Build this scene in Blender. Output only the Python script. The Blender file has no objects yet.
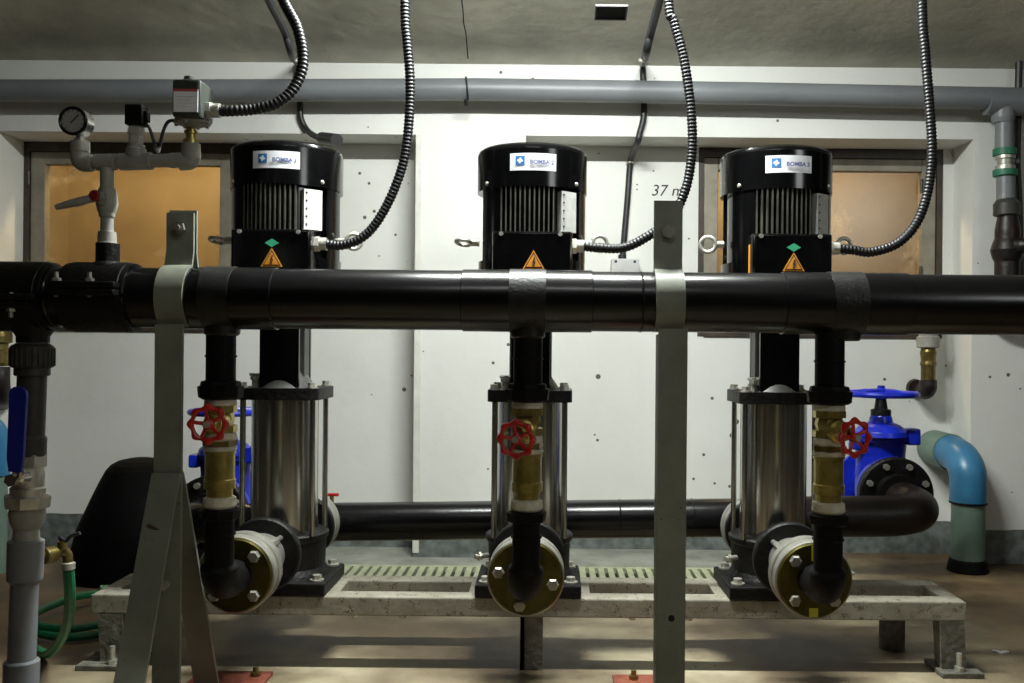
import bpy, bmesh, math, random
from mathutils import Vector, Matrix
random.seed(7)
S = bpy.context.scene
C = S.collection
PI = math.pi
rad = math.radians

# ------------------------------------------------------------------ camera
F = 933.0            # focal length in pixels of a 1024x683 frame
VX, VY = 548.0, 349.0
ROLL = rad(0.5)
EYE = 0.735
cd = bpy.data.cameras.new('camera')
cd.sensor_width = 36.0
cd.lens = F / 1024 * 36.0
cd.shift_x = -(VX - 512) / 1024
cd.shift_y = (VY - 341.5) / 1024
cd.clip_start = 0.02
cam = bpy.data.objects.new('camera', cd)
C.objects.link(cam)
cam.location = (0, 0, EYE)
cam.rotation_mode = 'QUATERNION'
cam.rotation_quaternion = (Matrix.Rotation(-ROLL, 3, 'Y') @ Matrix.Rotation(rad(90), 3, 'X')).to_quaternion()
S.camera = cam

# ------------------------------------------------------------------ exposure, world, lamps
S.view_settings.view_transform = 'Standard'
S.view_settings.look = 'None'
S.view_settings.gamma = 1.0
S.view_settings.exposure = 0.0
S.view_settings.use_curve_mapping = False
w = bpy.data.worlds.new('room_world')
S.world = w
w.use_nodes = True
w.node_tree.nodes['Background'].inputs[0].default_value = (0.5, 0.52, 0.5, 1)
w.node_tree.nodes['Background'].inputs[1].default_value = 0.012


def area(name, loc, target, sx, sy, power, color):
    l = bpy.data.lights.new(name, 'AREA')
    l.shape = 'RECTANGLE'
    l.size, l.size_y, l.energy, l.color = sx, sy, power, color
    o = bpy.data.objects.new(name, l)
    C.objects.link(o)
    o.location = loc
    d = Vector(target) - Vector(loc)
    o.rotation_euler = d.to_track_quat('-Z', 'Y').to_euler()
    return o


TUBE = (0.955, 1.0, 0.975)
area('tube_lamp', (0.06, 1.97, 1.92), (0.06, 2.02, 0.0), 0.8, 0.04, 64.0, TUBE)
area('tube_lamp_glow', (0.06, 1.97, 1.94), (0.06, 2.4, 2.4), 0.8, 0.04, 24.0, TUBE)
area('front_tube_lamp', (0.03, 0.60, 1.97), (0.03, 1.5, 0.9), 0.8, 0.012, 2.4, TUBE)
area('side_lamp', (2.3, -0.40, 1.78), (0.1, 2.2, 1.0), 0.75, 0.5, 8.0, TUBE)
for nm, loc, e in (('corridor_lamp', (-1.45, 3.76, 1.75), 24.0), ('corridor_lamp', (0.92, 3.76, 1.75), 24.0)):
    l = bpy.data.lights.new(nm, 'POINT')
    l.energy, l.color, l.shadow_soft_size = e, (1.0, 0.84, 0.58), 0.03
    o = bpy.data.objects.new(nm, l)
    C.objects.link(o)
    o.location = loc


# ------------------------------------------------------------------ pixel rays of the photograph -> points at a real depth
def W(px, py, D):
    dx, dy = px - VX, py - VY
    u = dx * math.cos(ROLL) + dy * math.sin(ROLL)
    v = -dx * math.sin(ROLL) + dy * math.cos(ROLL)
    return Vector((u * D / F, D, EYE - v * D / F))


SLOPE = 0.254
WALL_Y, BAY_Y, CEIL_Z = 3.25, 3.41, 1.725


def Wceil(px, py):
    p = W(px, py, 1.366)
    k = p.z - EYE
    D = (CEIL_Z + SLOPE * WALL_Y - EYE) / (k + SLOPE)
    return W(px, py, D)


# ------------------------------------------------------------------ materials
def lin(h):
    h = h.lstrip('#')
    r = []
    for i in (0, 2, 4):
        c = int(h[i:i + 2], 16) / 255
        r.append(c / 12.92 if c <= 0.04045 else ((c + 0.055) / 1.055) ** 2.4)
    return (*r, 1)


def mat(name, c1, c2=None, rough=0.5, metal=0.0, scale=8.0, bump=0.0, bscale=60.0, specks=None, sscale=60.0, sthr=0.12,
        stretch=None, rvar=0.0, coat=0.0, spec=None, gate=0.42):
    m = bpy.data.materials.new(name)
    m.use_nodes = True
    nt = m.node_tree
    N, L = nt.nodes, nt.links
    b = N['Principled BSDF']
    b.inputs['Roughness'].default_value = rough
    b.inputs['Metallic'].default_value = metal
    if coat:
        b.inputs['Coat Weight'].default_value = coat
    if spec is not None:
        b.inputs['Specular IOR Level'].default_value = spec
    tc = N.new('ShaderNodeTexCoord')
    mp = N.new('ShaderNodeMapping')
    L.new(tc.outputs['Object'], mp.inputs['Vector'])
    if stretch:
        mp.inputs['Scale'].default_value = stretch
    no = N.new('ShaderNodeTexNoise')
    no.inputs['Scale'].default_value = scale
    no.inputs['Detail'].default_value = 6
    no.inputs['Roughness'].default_value = 0.62
    L.new(mp.outputs[0], no.inputs['Vector'])
    cr = N.new('ShaderNodeValToRGB')
    cr.color_ramp.elements[0].position = 0.36
    cr.color_ramp.elements[1].position = 0.64
    cr.color_ramp.elements[0].color = lin(c1)
    cr.color_ramp.elements[1].color = lin(c2 or c1)
    L.new(no.outputs['Fac'], cr.inputs['Fac'])
    col = cr.outputs['Color']
    if specks:
        vo = N.new('ShaderNodeTexVoronoi')
        vo.inputs['Scale'].default_value = sscale
        L.new(mp.outputs[0], vo.inputs['Vector'])
        n2 = N.new('ShaderNodeTexNoise')
        n2.inputs['Scale'].default_value = sscale * 0.22
        L.new(mp.outputs[0], n2.inputs['Vector'])
        r2 = N.new('ShaderNodeMapRange')
        r2.inputs['From Min'].default_value = gate
        r2.inputs['From Max'].default_value = 0.72
        r2.inputs['To Min'].default_value = 0.0
        r2.inputs['To Max'].default_value = sthr * 2
        L.new(n2.outputs['Fac'], r2.inputs['Value'])
        lt = N.new('ShaderNodeMath')
        lt.operation = 'LESS_THAN'
        L.new(vo.outputs['Distance'], lt.inputs[0])
        L.new(r2.outputs[0], lt.inputs[1])
        mx = N.new('ShaderNodeMix')
        mx.data_type = 'RGBA'
        L.new(lt.outputs[0], mx.inputs['Factor'])
        L.new(col, mx.inputs[6])
        mx.inputs[7].default_value = lin(specks)
        col = mx.outputs[2]
    L.new(col, b.inputs['Base Color'])
    if rvar:
        rr = N.new('ShaderNodeMapRange')
        rr.inputs['To Min'].default_value = max(0.02, rough - rvar)
        rr.inputs['To Max'].default_value = min(1.0, rough + rvar)
        L.new(no.outputs['Fac'], rr.inputs['Value'])
        L.new(rr.outputs[0], b.inputs['Roughness'])
    if bump:
        nb = N.new('ShaderNodeTexNoise')
        nb.inputs['Scale'].default_value = bscale
        nb.inputs['Detail'].default_value = 4
        L.new(mp.outputs[0], nb.inputs['Vector'])
        bp = N.new('ShaderNodeBump')
        bp.inputs['Strength'].default_value = bump
        bp.inputs['Distance'].default_value = 0.01
        L.new(nb.outputs['Fac'], bp.inputs['Height'])
        L.new(bp.outputs[0], b.inputs['Normal'])
    return m


M = {}
M['black_paint'] = mat('black_paint', '060607', '09090a', rough=0.17, scale=20, rvar=0.03, spec=0.5)
M['black_matt'] = mat('black_matt', '070606', '0c0b0b', rough=0.6, scale=25, bump=0.1, spec=0.15)
M['black_cast'] = mat('black_cast', '090808', '110f0e', rough=0.5, scale=30, bump=0.25, bscale=90, spec=0.25)
M['black_pipe'] = mat('black_pipe', '08080a', '0f0f11', rough=0.25, scale=14, rvar=0.06, stretch=(0.3, 1, 1), bump=0.03, spec=0.5)
M['black_rough'] = mat('black_rough', '0e0e0e', '1c1b1a', rough=0.42, scale=60, bump=0.12, bscale=160, spec=0.45)
M['brown_pipe'] = mat('brown_pipe', '0e0908', '20130e', rough=0.45, scale=12, bump=0.15)
M['fin'] = mat('fin', '2c2c2a', '5c5a52', rough=0.5, metal=0.3, scale=16)
M['steel'] = mat('steel', 'b9b8b0', 'd2d0c8', rough=0.22, metal=1.0, scale=3, stretch=(60, 60, 1), rvar=0.06)
M['chrome'] = mat('chrome', 'c8c6c0', 'e2e0da', rough=0.25, metal=1.0, scale=20)
M['zinc'] = mat('zinc', 'b4b2a8', 'd6d4ca', rough=0.42, metal=0.75, scale=30)
M['white_metal'] = mat('white_metal', '94928a', 'b2b0a6', rough=0.48, metal=0.8, scale=22)
M['olive'] = mat('olive', '3c3818', '5e5726', rough=0.36, metal=0.75, scale=14, rvar=0.1)
M['brass'] = mat('brass', '9a8a4a', 'c2b26c', rough=0.34, metal=0.8, scale=20)
M['brass_dark'] = mat('brass_dark', '5f5430', '8c7c48', rough=0.38, metal=0.8, scale=20)
M['stool_grey'] = mat('stool_grey', '3e3e3a', '4c4c47', rough=0.5, scale=20)
M['soot_black'] = mat('soot_black', '030303', '060505', rough=0.75, scale=12, spec=0.08)
M['leg_grey'] = mat('leg_grey', '504e45', '757266', rough=0.75, scale=26, bump=0.4, bscale=70)
M['white_seal'] = mat('white_seal', 'b2ae9a', 'd0ccbc', rough=0.7, scale=40, bump=0.3)
M['red_paint'] = mat('red_paint', 'a01c18', 'c42a22', rough=0.32, scale=18)
M['dark_red'] = mat('dark_red', '701814', '861e18', rough=0.45, scale=18)
M['blue_paint'] = mat('blue_paint', '0c1c92', '1228aa', rough=0.3, scale=16)
M['blue_dark'] = mat('blue_dark', '101a78', '18248e', rough=0.4, scale=16)
M['grey_paint'] = mat('grey_paint', '6e7165', '7f8275', rough=0.5, scale=9, bump=0.06, specks='4d4a40', sscale=90, sthr=0.1)
M['frame_paint'] = mat('frame_paint', '827e70', '989485', rough=0.6, scale=14, bump=0.12, specks='5a4c3c', sscale=260, sthr=0.3)
M['grey_pvc'] = mat('grey_pvc', '6a6d70', '787b7e', rough=0.42, scale=8, stretch=(0.4, 1, 1), rvar=0.08)
M['grey_pvc_dark'] = mat('grey_pvc_dark', '2c2b29', '3c3a36', rough=0.5, scale=20, bump=0.1)
M['fitting_grey'] = mat('fitting_grey', '84837c', '9a9890', rough=0.5, scale=20, bump=0.1)
M['rust_red'] = mat('rust_red', '6a3020', '8a4a34', rough=0.7, scale=30, bump=0.3)
M['conduit'] = mat('conduit', '0c0c0e', '131316', rough=0.46, scale=20)
M['cable'] = mat('cable', '1b1b1c', '29292a', rough=0.45, scale=20)
M['green_hose'] = mat('green_hose', '166842', '1f8254', rough=0.4, scale=8)
M['green_hose_dark'] = M['green_hose']
M['pale_blue_pvc'] = mat('pale_blue_pvc', '2c668c', '38769c', rough=0.36, scale=6)
M['green_grey_pvc'] = mat('green_grey_pvc', '5c7266', '6c8174', rough=0.5, scale=8)
M['green_ring'] = mat('green_ring', '1f5f45', '2b7355', rough=0.5, scale=20)
M['bronze_frame'] = mat('bronze_frame', '2e2620', '44392e', rough=0.45, scale=16)
M['grey_frame'] = mat('grey_frame', '7d786a', '938d7d', rough=0.45, metal=0.2, scale=14)
M['trim'] = mat('trim', 'c9c8bf', 'dcdbd2', rough=0.6, scale=10, bump=0.1)
M['ochre'] = mat('ochre', '84714f', '988460', rough=0.8, scale=3.0, bump=0.1)
M['paper'] = mat('paper', 'dcdde2', 'ebecf0', rough=0.5, scale=20)
M['paper_grey'] = mat('paper_grey', 'b8b8b4', 'd2d2cc', rough=0.5, scale=30)
M['ink'] = mat('ink', '4c5280', '586090', rough=0.6)
M['ink_black'] = mat('ink_black', '26262a', '333338', rough=0.7)
M['ink_red'] = mat('ink_red', 'a8484a', 'b85a58', rough=0.6)
M['logo_blue'] = mat('logo_blue', '2f6cab', '3b7ab8', rough=0.5)
M['logo_white'] = mat('logo_white', 'e6f0f6', 'f0f6fa', rough=0.5)
M['orange'] = mat('orange', 'e09020', 'eea032', rough=0.5)
M['green_sticker'] = mat('green_sticker', '2fa87a', '49c090', rough=0.5)
M['yellow_mark'] = mat('yellow_mark', 'c8bc2c', 'd8cc3c', rough=0.5)
M['gauge_face'] = mat('gauge_face', '8f8d88', 'a5a39d', rough=0.3)
M['box_grey'] = mat('box_grey', 'b0b0ac', 'c6c6c2', rough=0.5, scale=16)
M['grate'] = mat('grate', '848a6c', 'a0a488', rough=0.7, scale=20, bump=0.2)
M['dark_hole'] = mat('dark_hole', '0a0908', '14110e', rough=0.9)
M['dark_green_box'] = mat('dark_green_box', '2a302a', '3a403a', rough=0.45, scale=20)


def wall_material():
    m = mat('wall_paint', 'd6d6d0', 'e0e0da', rough=0.62, scale=1.6, bump=0.10, bscale=26, specks='5c584e', sscale=17, sthr=0.085, gate=0.45)
    nt = m.node_tree
    N, L = nt.nodes, nt.links
    b = N['Principled BSDF']
    src = b.inputs['Base Color'].links[0].from_socket
    tc = N.new('ShaderNodeTexCoord')
    se = N.new('ShaderNodeSeparateXYZ')
    L.new(tc.outputs['Object'], se.inputs[0])
    no = N.new('ShaderNodeTexNoise')
    no.inputs['Scale'].default_value = 7
    no.inputs['Detail'].default_value = 5
    L.new(tc.outputs['Object'], no.inputs['Vector'])
    ad = N.new('ShaderNodeMath')
    ad.operation = 'MULTIPLY_ADD'
    ad.inputs[1].default_value = 0.012
    L.new(no.outputs['Fac'], ad.inputs[0])
    L.new(se.outputs['Z'], ad.inputs[2])
    lt = N.new('ShaderNodeMath')
    lt.operation = 'LESS_THAN'
    L.new(ad.outputs[0], lt.inputs[0])
    lt.inputs[1].default_value = 0.124
    n2 = N.new('ShaderNodeTexNoise')
    n2.inputs['Scale'].default_value = 30
    n2.inputs['Detail'].default_value = 6
    L.new(tc.outputs['Object'], n2.inputs['Vector'])
    cr = N.new('ShaderNodeValToRGB')
    cr.color_ramp.elements[0].position, cr.color_ramp.elements[0].color = 0.35, lin('50544f')
    cr.color_ramp.elements[1].position, cr.color_ramp.elements[1].color = 0.65, lin('747a78')
    L.new(n2.outputs['Fac'], cr.inputs['Fac'])
    mx = N.new('ShaderNodeMix')
    mx.data_type = 'RGBA'
    L.new(lt.outputs[0], mx.inputs['Factor'])
    L.new(src, mx.inputs[6])
    L.new(cr.outputs[0], mx.inputs[7])
    L.new(mx.outputs[2], b.inputs['Base Color'])
    return m


M['wall'] = wall_material()
M['ceiling'] = mat('ceiling_concrete', 'aeac9d', 'd0cdbd', rough=0.85, scale=3.2, bump=0.25, bscale=18, specks='56503f', sscale=40, sthr=0.05)
M['concrete'] = mat('room_concrete', '2c2a28', '36342f', rough=0.85, scale=3)


def floor_material():
    m = mat('floor_screed', '6c6048', 'b4a98e', rough=0.55, scale=2.6, bump=0.10, bscale=22, specks='4a3824', sscale=30, sthr=0.06, rvar=0.15)
    N, L = m.node_tree.nodes, m.node_tree.links
    b = N['Principled BSDF']
    src = b.inputs['Base Color'].links[0].from_socket
    no = N.new('ShaderNodeTexNoise')
    no.inputs['Scale'].default_value = 1.3
    no.inputs['Detail'].default_value = 4
    tc = N.new('ShaderNodeTexCoord')
    L.new(tc.outputs['Object'], no.inputs['Vector'])
    cr = N.new('ShaderNodeValToRGB')
    cr.color_ramp.elements[0].position, cr.color_ramp.elements[0].color = 0.42, lin('8a6a48')
    cr.color_ramp.elements[1].position, cr.color_ramp.elements[1].color = 0.58, lin('ffffff')
    L.new(no.outputs['Fac'], cr.inputs['Fac'])
    mx = N.new('ShaderNodeMix')
    mx.data_type = 'RGBA'
    mx.blend_type = 'MULTIPLY'
    mx.inputs['Factor'].default_value = 0.7
    L.new(src, mx.inputs[6])
    L.new(cr.outputs[0], mx.inputs[7])
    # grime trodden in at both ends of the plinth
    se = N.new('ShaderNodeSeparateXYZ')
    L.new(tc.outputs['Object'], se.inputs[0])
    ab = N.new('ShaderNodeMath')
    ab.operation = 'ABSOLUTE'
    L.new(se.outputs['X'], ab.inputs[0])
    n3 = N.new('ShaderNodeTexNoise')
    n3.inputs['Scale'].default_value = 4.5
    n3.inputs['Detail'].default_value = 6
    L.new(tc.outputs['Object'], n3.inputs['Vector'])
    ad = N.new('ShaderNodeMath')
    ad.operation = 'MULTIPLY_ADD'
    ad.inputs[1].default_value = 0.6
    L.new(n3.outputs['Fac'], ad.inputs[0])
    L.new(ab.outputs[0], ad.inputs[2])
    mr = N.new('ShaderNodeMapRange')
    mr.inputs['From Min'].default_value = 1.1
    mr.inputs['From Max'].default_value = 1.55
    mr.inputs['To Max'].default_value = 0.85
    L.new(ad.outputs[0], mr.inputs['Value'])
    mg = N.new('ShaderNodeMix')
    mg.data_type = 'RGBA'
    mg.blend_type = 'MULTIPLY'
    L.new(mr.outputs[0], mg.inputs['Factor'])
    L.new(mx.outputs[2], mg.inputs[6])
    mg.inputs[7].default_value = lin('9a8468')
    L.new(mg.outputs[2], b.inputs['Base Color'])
    return m


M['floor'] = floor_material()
M['apron'] = mat('apron_concrete', '6e6f66', '8f9086', rough=0.8, scale=6, bump=0.25, bscale=30, specks='4a4a42', sscale=50, sthr=0.08)


def pane_material():
    m = bpy.data.materials.new('dirty_glass')
    m.use_nodes = True
    N, L = m.node_tree.nodes, m.node_tree.links
    N.remove(N['Principled BSDF'])
    out = N['Material Output']
    tr = N.new('ShaderNodeBsdfTransparent')
    tr.inputs[0].default_value = (0.93, 0.90, 0.82, 1)
    gl = N.new('ShaderNodeBsdfGlossy')
    gl.inputs['Roughness'].default_value = 0.22
    gl.inputs['Color'].default_value = (0.8, 0.8, 0.8, 1)
    df = N.new('ShaderNodeBsdfDiffuse')
    df.inputs[0].default_value = lin('d8cbb0')
    tl = N.new('ShaderNodeBsdfTranslucent')
    tl.inputs[0].default_value = lin('e8cf9a')
    tc = N.new('ShaderNodeTexCoord')
    no = N.new('ShaderNodeTexNoise')
    no.inputs['Scale'].default_value = 5.5
    no.inputs['Detail'].default_value = 8
    no.inputs['Roughness'].default_value = 0.7
    L.new(tc.outputs['Object'], no.inputs['Vector'])
    mr = N.new('ShaderNodeMapRange')
    mr.inputs['From Min'].default_value = 0.55
    mr.inputs['From Max'].default_value = 0.72
    mr.inputs['To Min'].default_value = 0.05
    mr.inputs['To Max'].default_value = 0.6
    L.new(no.outputs['Fac'], mr.inputs['Value'])
    m0 = N.new('ShaderNodeMixShader')
    m0.inputs[0].default_value = 0.55
    L.new(df.outputs[0], m0.inputs[1])
    L.new(tl.outputs[0], m0.inputs[2])
    m1 = N.new('ShaderNodeMixShader')
    L.new(mr.outputs[0], m1.inputs[0])
    L.new(tr.outputs[0], m1.inputs[1])
    L.new(m0.outputs[0], m1.inputs[2])
    m2 = N.new('ShaderNodeMixShader')
    m2.inputs[0].default_value = 0.05
    L.new(m1.outputs[0], m2.inputs[1])
    L.new(gl.outputs[0], m2.inputs[2])
    L.new(m2.outputs[0], out.inputs[0])
    return m


M['pane'] = pane_material()


# ------------------------------------------------------------------ mesh helpers
def basis(axis):
    a = Vector(axis).normalized()
    t = Vector((0, 0, 1)) if abs(a.z) < 0.9 else Vector((0, -1, 0))
    u = t.cross(a).normalized()
    v = a.cross(u).normalized()
    return a, u, v


def smooth_path(pts, per=8):
    pts = [Vector(p) for p in pts]
    P = [pts[0] * 2 - pts[1]] + pts + [pts[-1] * 2 - pts[-2]]
    out = []
    for i in range(1, len(P) - 2):
        a, b, c, d = P[i - 1], P[i], P[i + 1], P[i + 2]
        for k in range(per):
            t = k / per
            out.append(0.5 * ((2 * b) + (c - a) * t + (2 * a - 5 * b + 4 * c - d) * t * t + (-a + 3 * b - 3 * c + d) * t ** 3))
    out.append(pts[-1])
    return out


def resample(path, step):
    out = [path[0]]
    acc = 0.0
    for a, b in zip(path, path[1:]):
        seg = (b - a).length
        while seg > 1e-9 and acc + seg >= step:
            t = (step - acc) / seg
            a = a + (b - a) * t
            out.append(a)
            seg = (b - a).length
            acc = 0.0
        acc += seg
    return out


class B:
    def __init__(self):
        self.bm = bmesh.new()
        self.flat = self.bm.faces.layers.int.new('flat')

    def ring(self, c, u, v, r, n, ph=0.0):
        return [self.bm.verts.new(c + u * (r * math.cos(2 * PI * k / n + ph)) + v * (r * math.sin(2 * PI * k / n + ph))) for k in range(n)]

    def bridge(self, a, b):
        n = len(a)
        for k in range(n):
            self.bm.faces.new((a[k], a[(k + 1) % n], b[(k + 1) % n], b[k]))

    def rev(self, p0, axis, prof, n=32, ph=0.0, cap=True):
        p0 = Vector(p0)
        a, u, v = basis(axis)
        prev = None
        full = [prof[0]]
        for (t0, r0), (t1, r1) in zip(prof, prof[1:]):      # support rings keep long straight walls straight in shading
            ln = math.hypot(t1 - t0, r1 - r0)
            if ln > 0.012 and len(prof) > 2:
                e = 0.0012 / ln
                full += [(t0 + (t1 - t0) * e, r0 + (r1 - r0) * e), (t1 + (t0 - t1) * e, r1 + (r0 - r1) * e)]
            full.append((t1, r1))
        for t, r in full:
            rg = self.ring(p0 + a * t, u, v, max(r, 1e-5), n, ph)
            if prev:
                self.bridge(prev, rg)
            elif cap:
                self.bm.faces.new(rg[::-1])
            prev = rg
        if cap:
            self.bm.faces.new(prev)
        return self

    def cyl(self, p0, p1, r, r1=None, n=24, ph=0.0):
        p0, p1 = Vector(p0), Vector(p1)
        return self.rev(p0, p1 - p0, [(0, r), ((p1 - p0).length, r if r1 is None else r1)], n, ph)

    def hexa(self, p0, p1, r):
        return self.cyl(p0, p1, r, n=6, ph=0.3)

    def box(self, c, s, bev=0.0, rot=None):
        x, y, z = s[0] / 2, s[1] / 2, s[2] / 2
        c = Vector(c)
        vs = []
        for q in ((-x, -y, -z), (x, -y, -z), (x, y, -z), (-x, y, -z), (-x, -y, z), (x, -y, z), (x, y, z), (-x, y, z)):
            q = Vector(q)
            if rot is not None:
                q = rot @ q
            vs.append(self.bm.verts.new(c + q))
        fs = [self.bm.faces.new([vs[i] for i in f]) for f in ((0, 3, 2, 1), (4, 5, 6, 7), (0, 1, 5, 4), (1, 2, 6, 5), (2, 3, 7, 6), (3, 0, 4, 7))]
        if bev:
            es = list({e for f in fs for e in f.edges})
            for f in fs:
                f[self.flat] = 1
            nf = bmesh.ops.bevel(self.bm, geom=es, offset=bev, segments=2, affect='EDGES', profile=0.5)['faces']
            for f in nf:
                f[self.flat] = 0
        return self

    def span(self, a, b, bev=0.0):
        a, b = Vector(a), Vector(b)
        return self.box((a + b) / 2, [abs(b[i] - a[i]) for i in range(3)], bev)

    def tube(self, pts, r, n=12, cap=True):
        pts = [Vector(p) for p in pts]
        rr = r if callable(r) else (lambda i: r)
        prev = None
        tang = []
        for i in range(len(pts)):
            a, b = pts[max(0, i - 1)], pts[min(len(pts) - 1, i + 1)]
            tang.append((b - a).normalized())
        a, u, v = basis(tang[0])
        for i, p in enumerate(pts):
            t = tang[i]
            u = (u - t * u.dot(t)).normalized()
            v = t.cross(u).normalized()
            rg = self.ring(p, u, v, rr(i), n)
            if prev:
                self.bridge(prev, rg)
            elif cap:
                self.bm.faces.new(rg[::-1])
            prev = rg
        if cap:
            self.bm.faces.new(prev)
        return self

    def torus(self, c, axis, R, r, n=40, m=10, lobes=0, amp=0.0):
        c = Vector(c)
        a, u, v = basis(axis)
        rings = []
        for i in range(n):
            th = 2 * PI * i / n
            k = math.cos(lobes * th) if lobes else 0
            d = u * math.cos(th) + v * math.sin(th)
            rr = r * (1 + 0.28 * k) if lobes else r
            RR = R * (1 + amp * k)
            rings.append([self.bm.verts.new(c + d * (RR + rr * math.cos(2 * PI * j / m)) + a * (rr * math.sin(2 * PI * j / m))) for j in range(m)])
        for i in range(n):
            self.bridge(rings[i], rings[(i + 1) % n])
        return self

    def prism(self, poly, to3, depth):
        """poly of 2-D points, to3(x, y, d) -> 3-D"""
        a = [self.bm.verts.new(to3(x, y, 0)) for x, y in poly]
        b = [self.bm.verts.new(to3(x, y, depth)) for x, y in poly]
        self.bm.faces.new(a[::-1])
        self.bm.faces.new(b)
        self.bridge(a, b)
        return self

    def ribbon(self, path, th, x0, x1):
        """flat bar bent along a (y, z) path, thickness th, from x0 to x1"""
        n = len(path)
        prev = None
        for i, (y, z) in enumerate(path):
            a, b = path[max(0, i - 1)], path[min(n - 1, i + 1)]
            t = Vector((b[0] - a[0], b[1] - a[1])).normalized()
            nx, ny = -t.y * th / 2, t.x * th / 2
            q = [self.bm.verts.new(p) for p in ((x0, y + nx, z + ny), (x1, y + nx, z + ny), (x1, y - nx, z - ny), (x0, y - nx, z - ny))]
            if prev:
                self.bridge(prev, q)
            else:
                self.bm.faces.new(q[::-1])
            prev = q
        self.bm.faces.new(prev)
        return self

    def finish(self, name, origin, sharp=32):
        bmesh.ops.recalc_face_normals(self.bm, faces=self.bm.faces)
        lim = rad(sharp)
        for f in self.bm.faces:
            f.smooth = not f[self.flat]
        for e in self.bm.edges:
            if len(e.link_faces) == 2:
                e.smooth = e.calc_face_angle(0) < lim
        for v in self.bm.verts:
            v.co -= origin
        me = bpy.data.meshes.new(name)
        self.bm.to_mesh(me)
        self.bm.free()
        return me


ORG = {}


def tag(o, label=None, cat=None, group=None, kind=None):
    if label:
        o['label'] = label
    if cat:
        o['category'] = cat
    if group:
        o['group'] = group
    if kind:
        o['kind'] = kind
    return o


def thing(name, loc, label, cat, group=None):
    o = bpy.data.objects.new(name, None)
    o.empty_display_size = 0.05
    C.objects.link(o)
    o.location = loc
    ORG[o] = Vector(loc)
    return tag(o, label, cat, group)


def part(b, name, m, parent, label=None, kind=None, sharp=32):
    org = ORG[parent]
    me = b.finish(name, org, sharp)
    me.materials.append(M[m] if isinstance(m, str) else m)
    o = bpy.data.objects.new(name, me)
    C.objects.link(o)
    o.parent = parent
    ORG[o] = org
    if label:
        o['label'] = label
    if kind:
        o['kind'] = kind
    return o


def single(b, name, m, label, cat, group=None, kind=None, origin=None, sharp=32):
    if origin is None:
        xs = [v.co for v in b.bm.verts]
        lo = Vector([min(c[i] for c in xs) for i in range(3)])
        hi = Vector([max(c[i] for c in xs) for i in range(3)])
        origin = Vector(((lo.x + hi.x) / 2, (lo.y + hi.y) / 2, lo.z))
    me = b.finish(name, Vector(origin), sharp)
    me.materials.append(M[m] if isinstance(m, str) else m)
    o = bpy.data.objects.new(name, me)
    C.objects.link(o)
    o.location = origin
    ORG[o] = Vector(origin)
    return tag(o, label, cat, group, kind)


def struct(b, name, m, parent=None):
    if parent is not None:
        return part(b, name, m, parent)
    return single(b, name, m, None, None, kind='structure', origin=Vector((0, 0, 0)))


def text_verts(s, size, align='CENTER', bold=0.0):
    cu = bpy.data.curves.new('lettering', 'FONT')
    cu.body = s
    cu.size = size
    cu.align_x = align
    cu.align_y = 'CENTER'
    cu.resolution_u = 3
    cu.offset = bold
    cu.space_character = 1.0 + 60 * bold
    o = bpy.data.objects.new('lettering', cu)
    C.objects.link(o)
    dg = bpy.context.evaluated_depsgraph_get()
    dg.update()
    me = o.evaluated_get(dg).to_mesh()
    vs = [(v.co.x, v.co.y) for v in me.vertices]
    fs = [tuple(p.vertices) for p in me.polygons]
    o.evaluated_get(dg).to_mesh_clear()
    bpy.data.objects.remove(o)
    bpy.data.curves.remove(cu)
    return vs, fs


def put_text(b, s, size, to3, align='CENTER', bold=0.0):
    vs, fs = text_verts(s, size, align, bold)
    q = [b.bm.verts.new(to3(x, y)) for x, y in vs]
    for f in fs:
        try:
            b.bm.faces.new([q[i] for i in f])
        except ValueError:
            pass
    return b


def copy_tree(o, parent=None):
    c = o.copy()
    C.objects.link(c)
    c.parent = parent
    ORG[c] = ORG[o]
    for ch in o.children:
        copy_tree(ch, c)
    return c


# ================================================================== THE ROOM
XL, XR = -2.75, 2.9
BACK = -1.8
END = 3.6
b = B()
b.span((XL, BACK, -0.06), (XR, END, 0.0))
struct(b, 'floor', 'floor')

b = B()      # sloping concrete soffit that levels out over the machines
FLAT_Y = 1.78
FLAT_Z = CEIL_Z + SLOPE * (WALL_Y - FLAT_Y)
b.prism([(END, CEIL_Z - SLOPE * (END - WALL_Y)), (FLAT_Y, FLAT_Z), (BACK, FLAT_Z), (BACK, FLAT_Z + 0.1), (FLAT_Y, FLAT_Z + 0.1), (END, CEIL_Z + 0.12)],
        lambda x, y, d: Vector((XL + d, x, y)), XR - XL)
struct(b, 'ceiling', 'ceiling')

b = B()
b.span((XL - 0.08, BACK, 0), (XL, END, FLAT_Z))
struct(b, 'wall_left', 'concrete')
b = B()
b.span((XR, BACK, 0), (XR + 0.08, END, FLAT_Z))
struct(b, 'wall_right', 'concrete')
b = B()
b.span((XL, BACK - 0.08, 0), (XR, BACK, FLAT_Z))
struct(b, 'wall_front', 'concrete')

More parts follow.
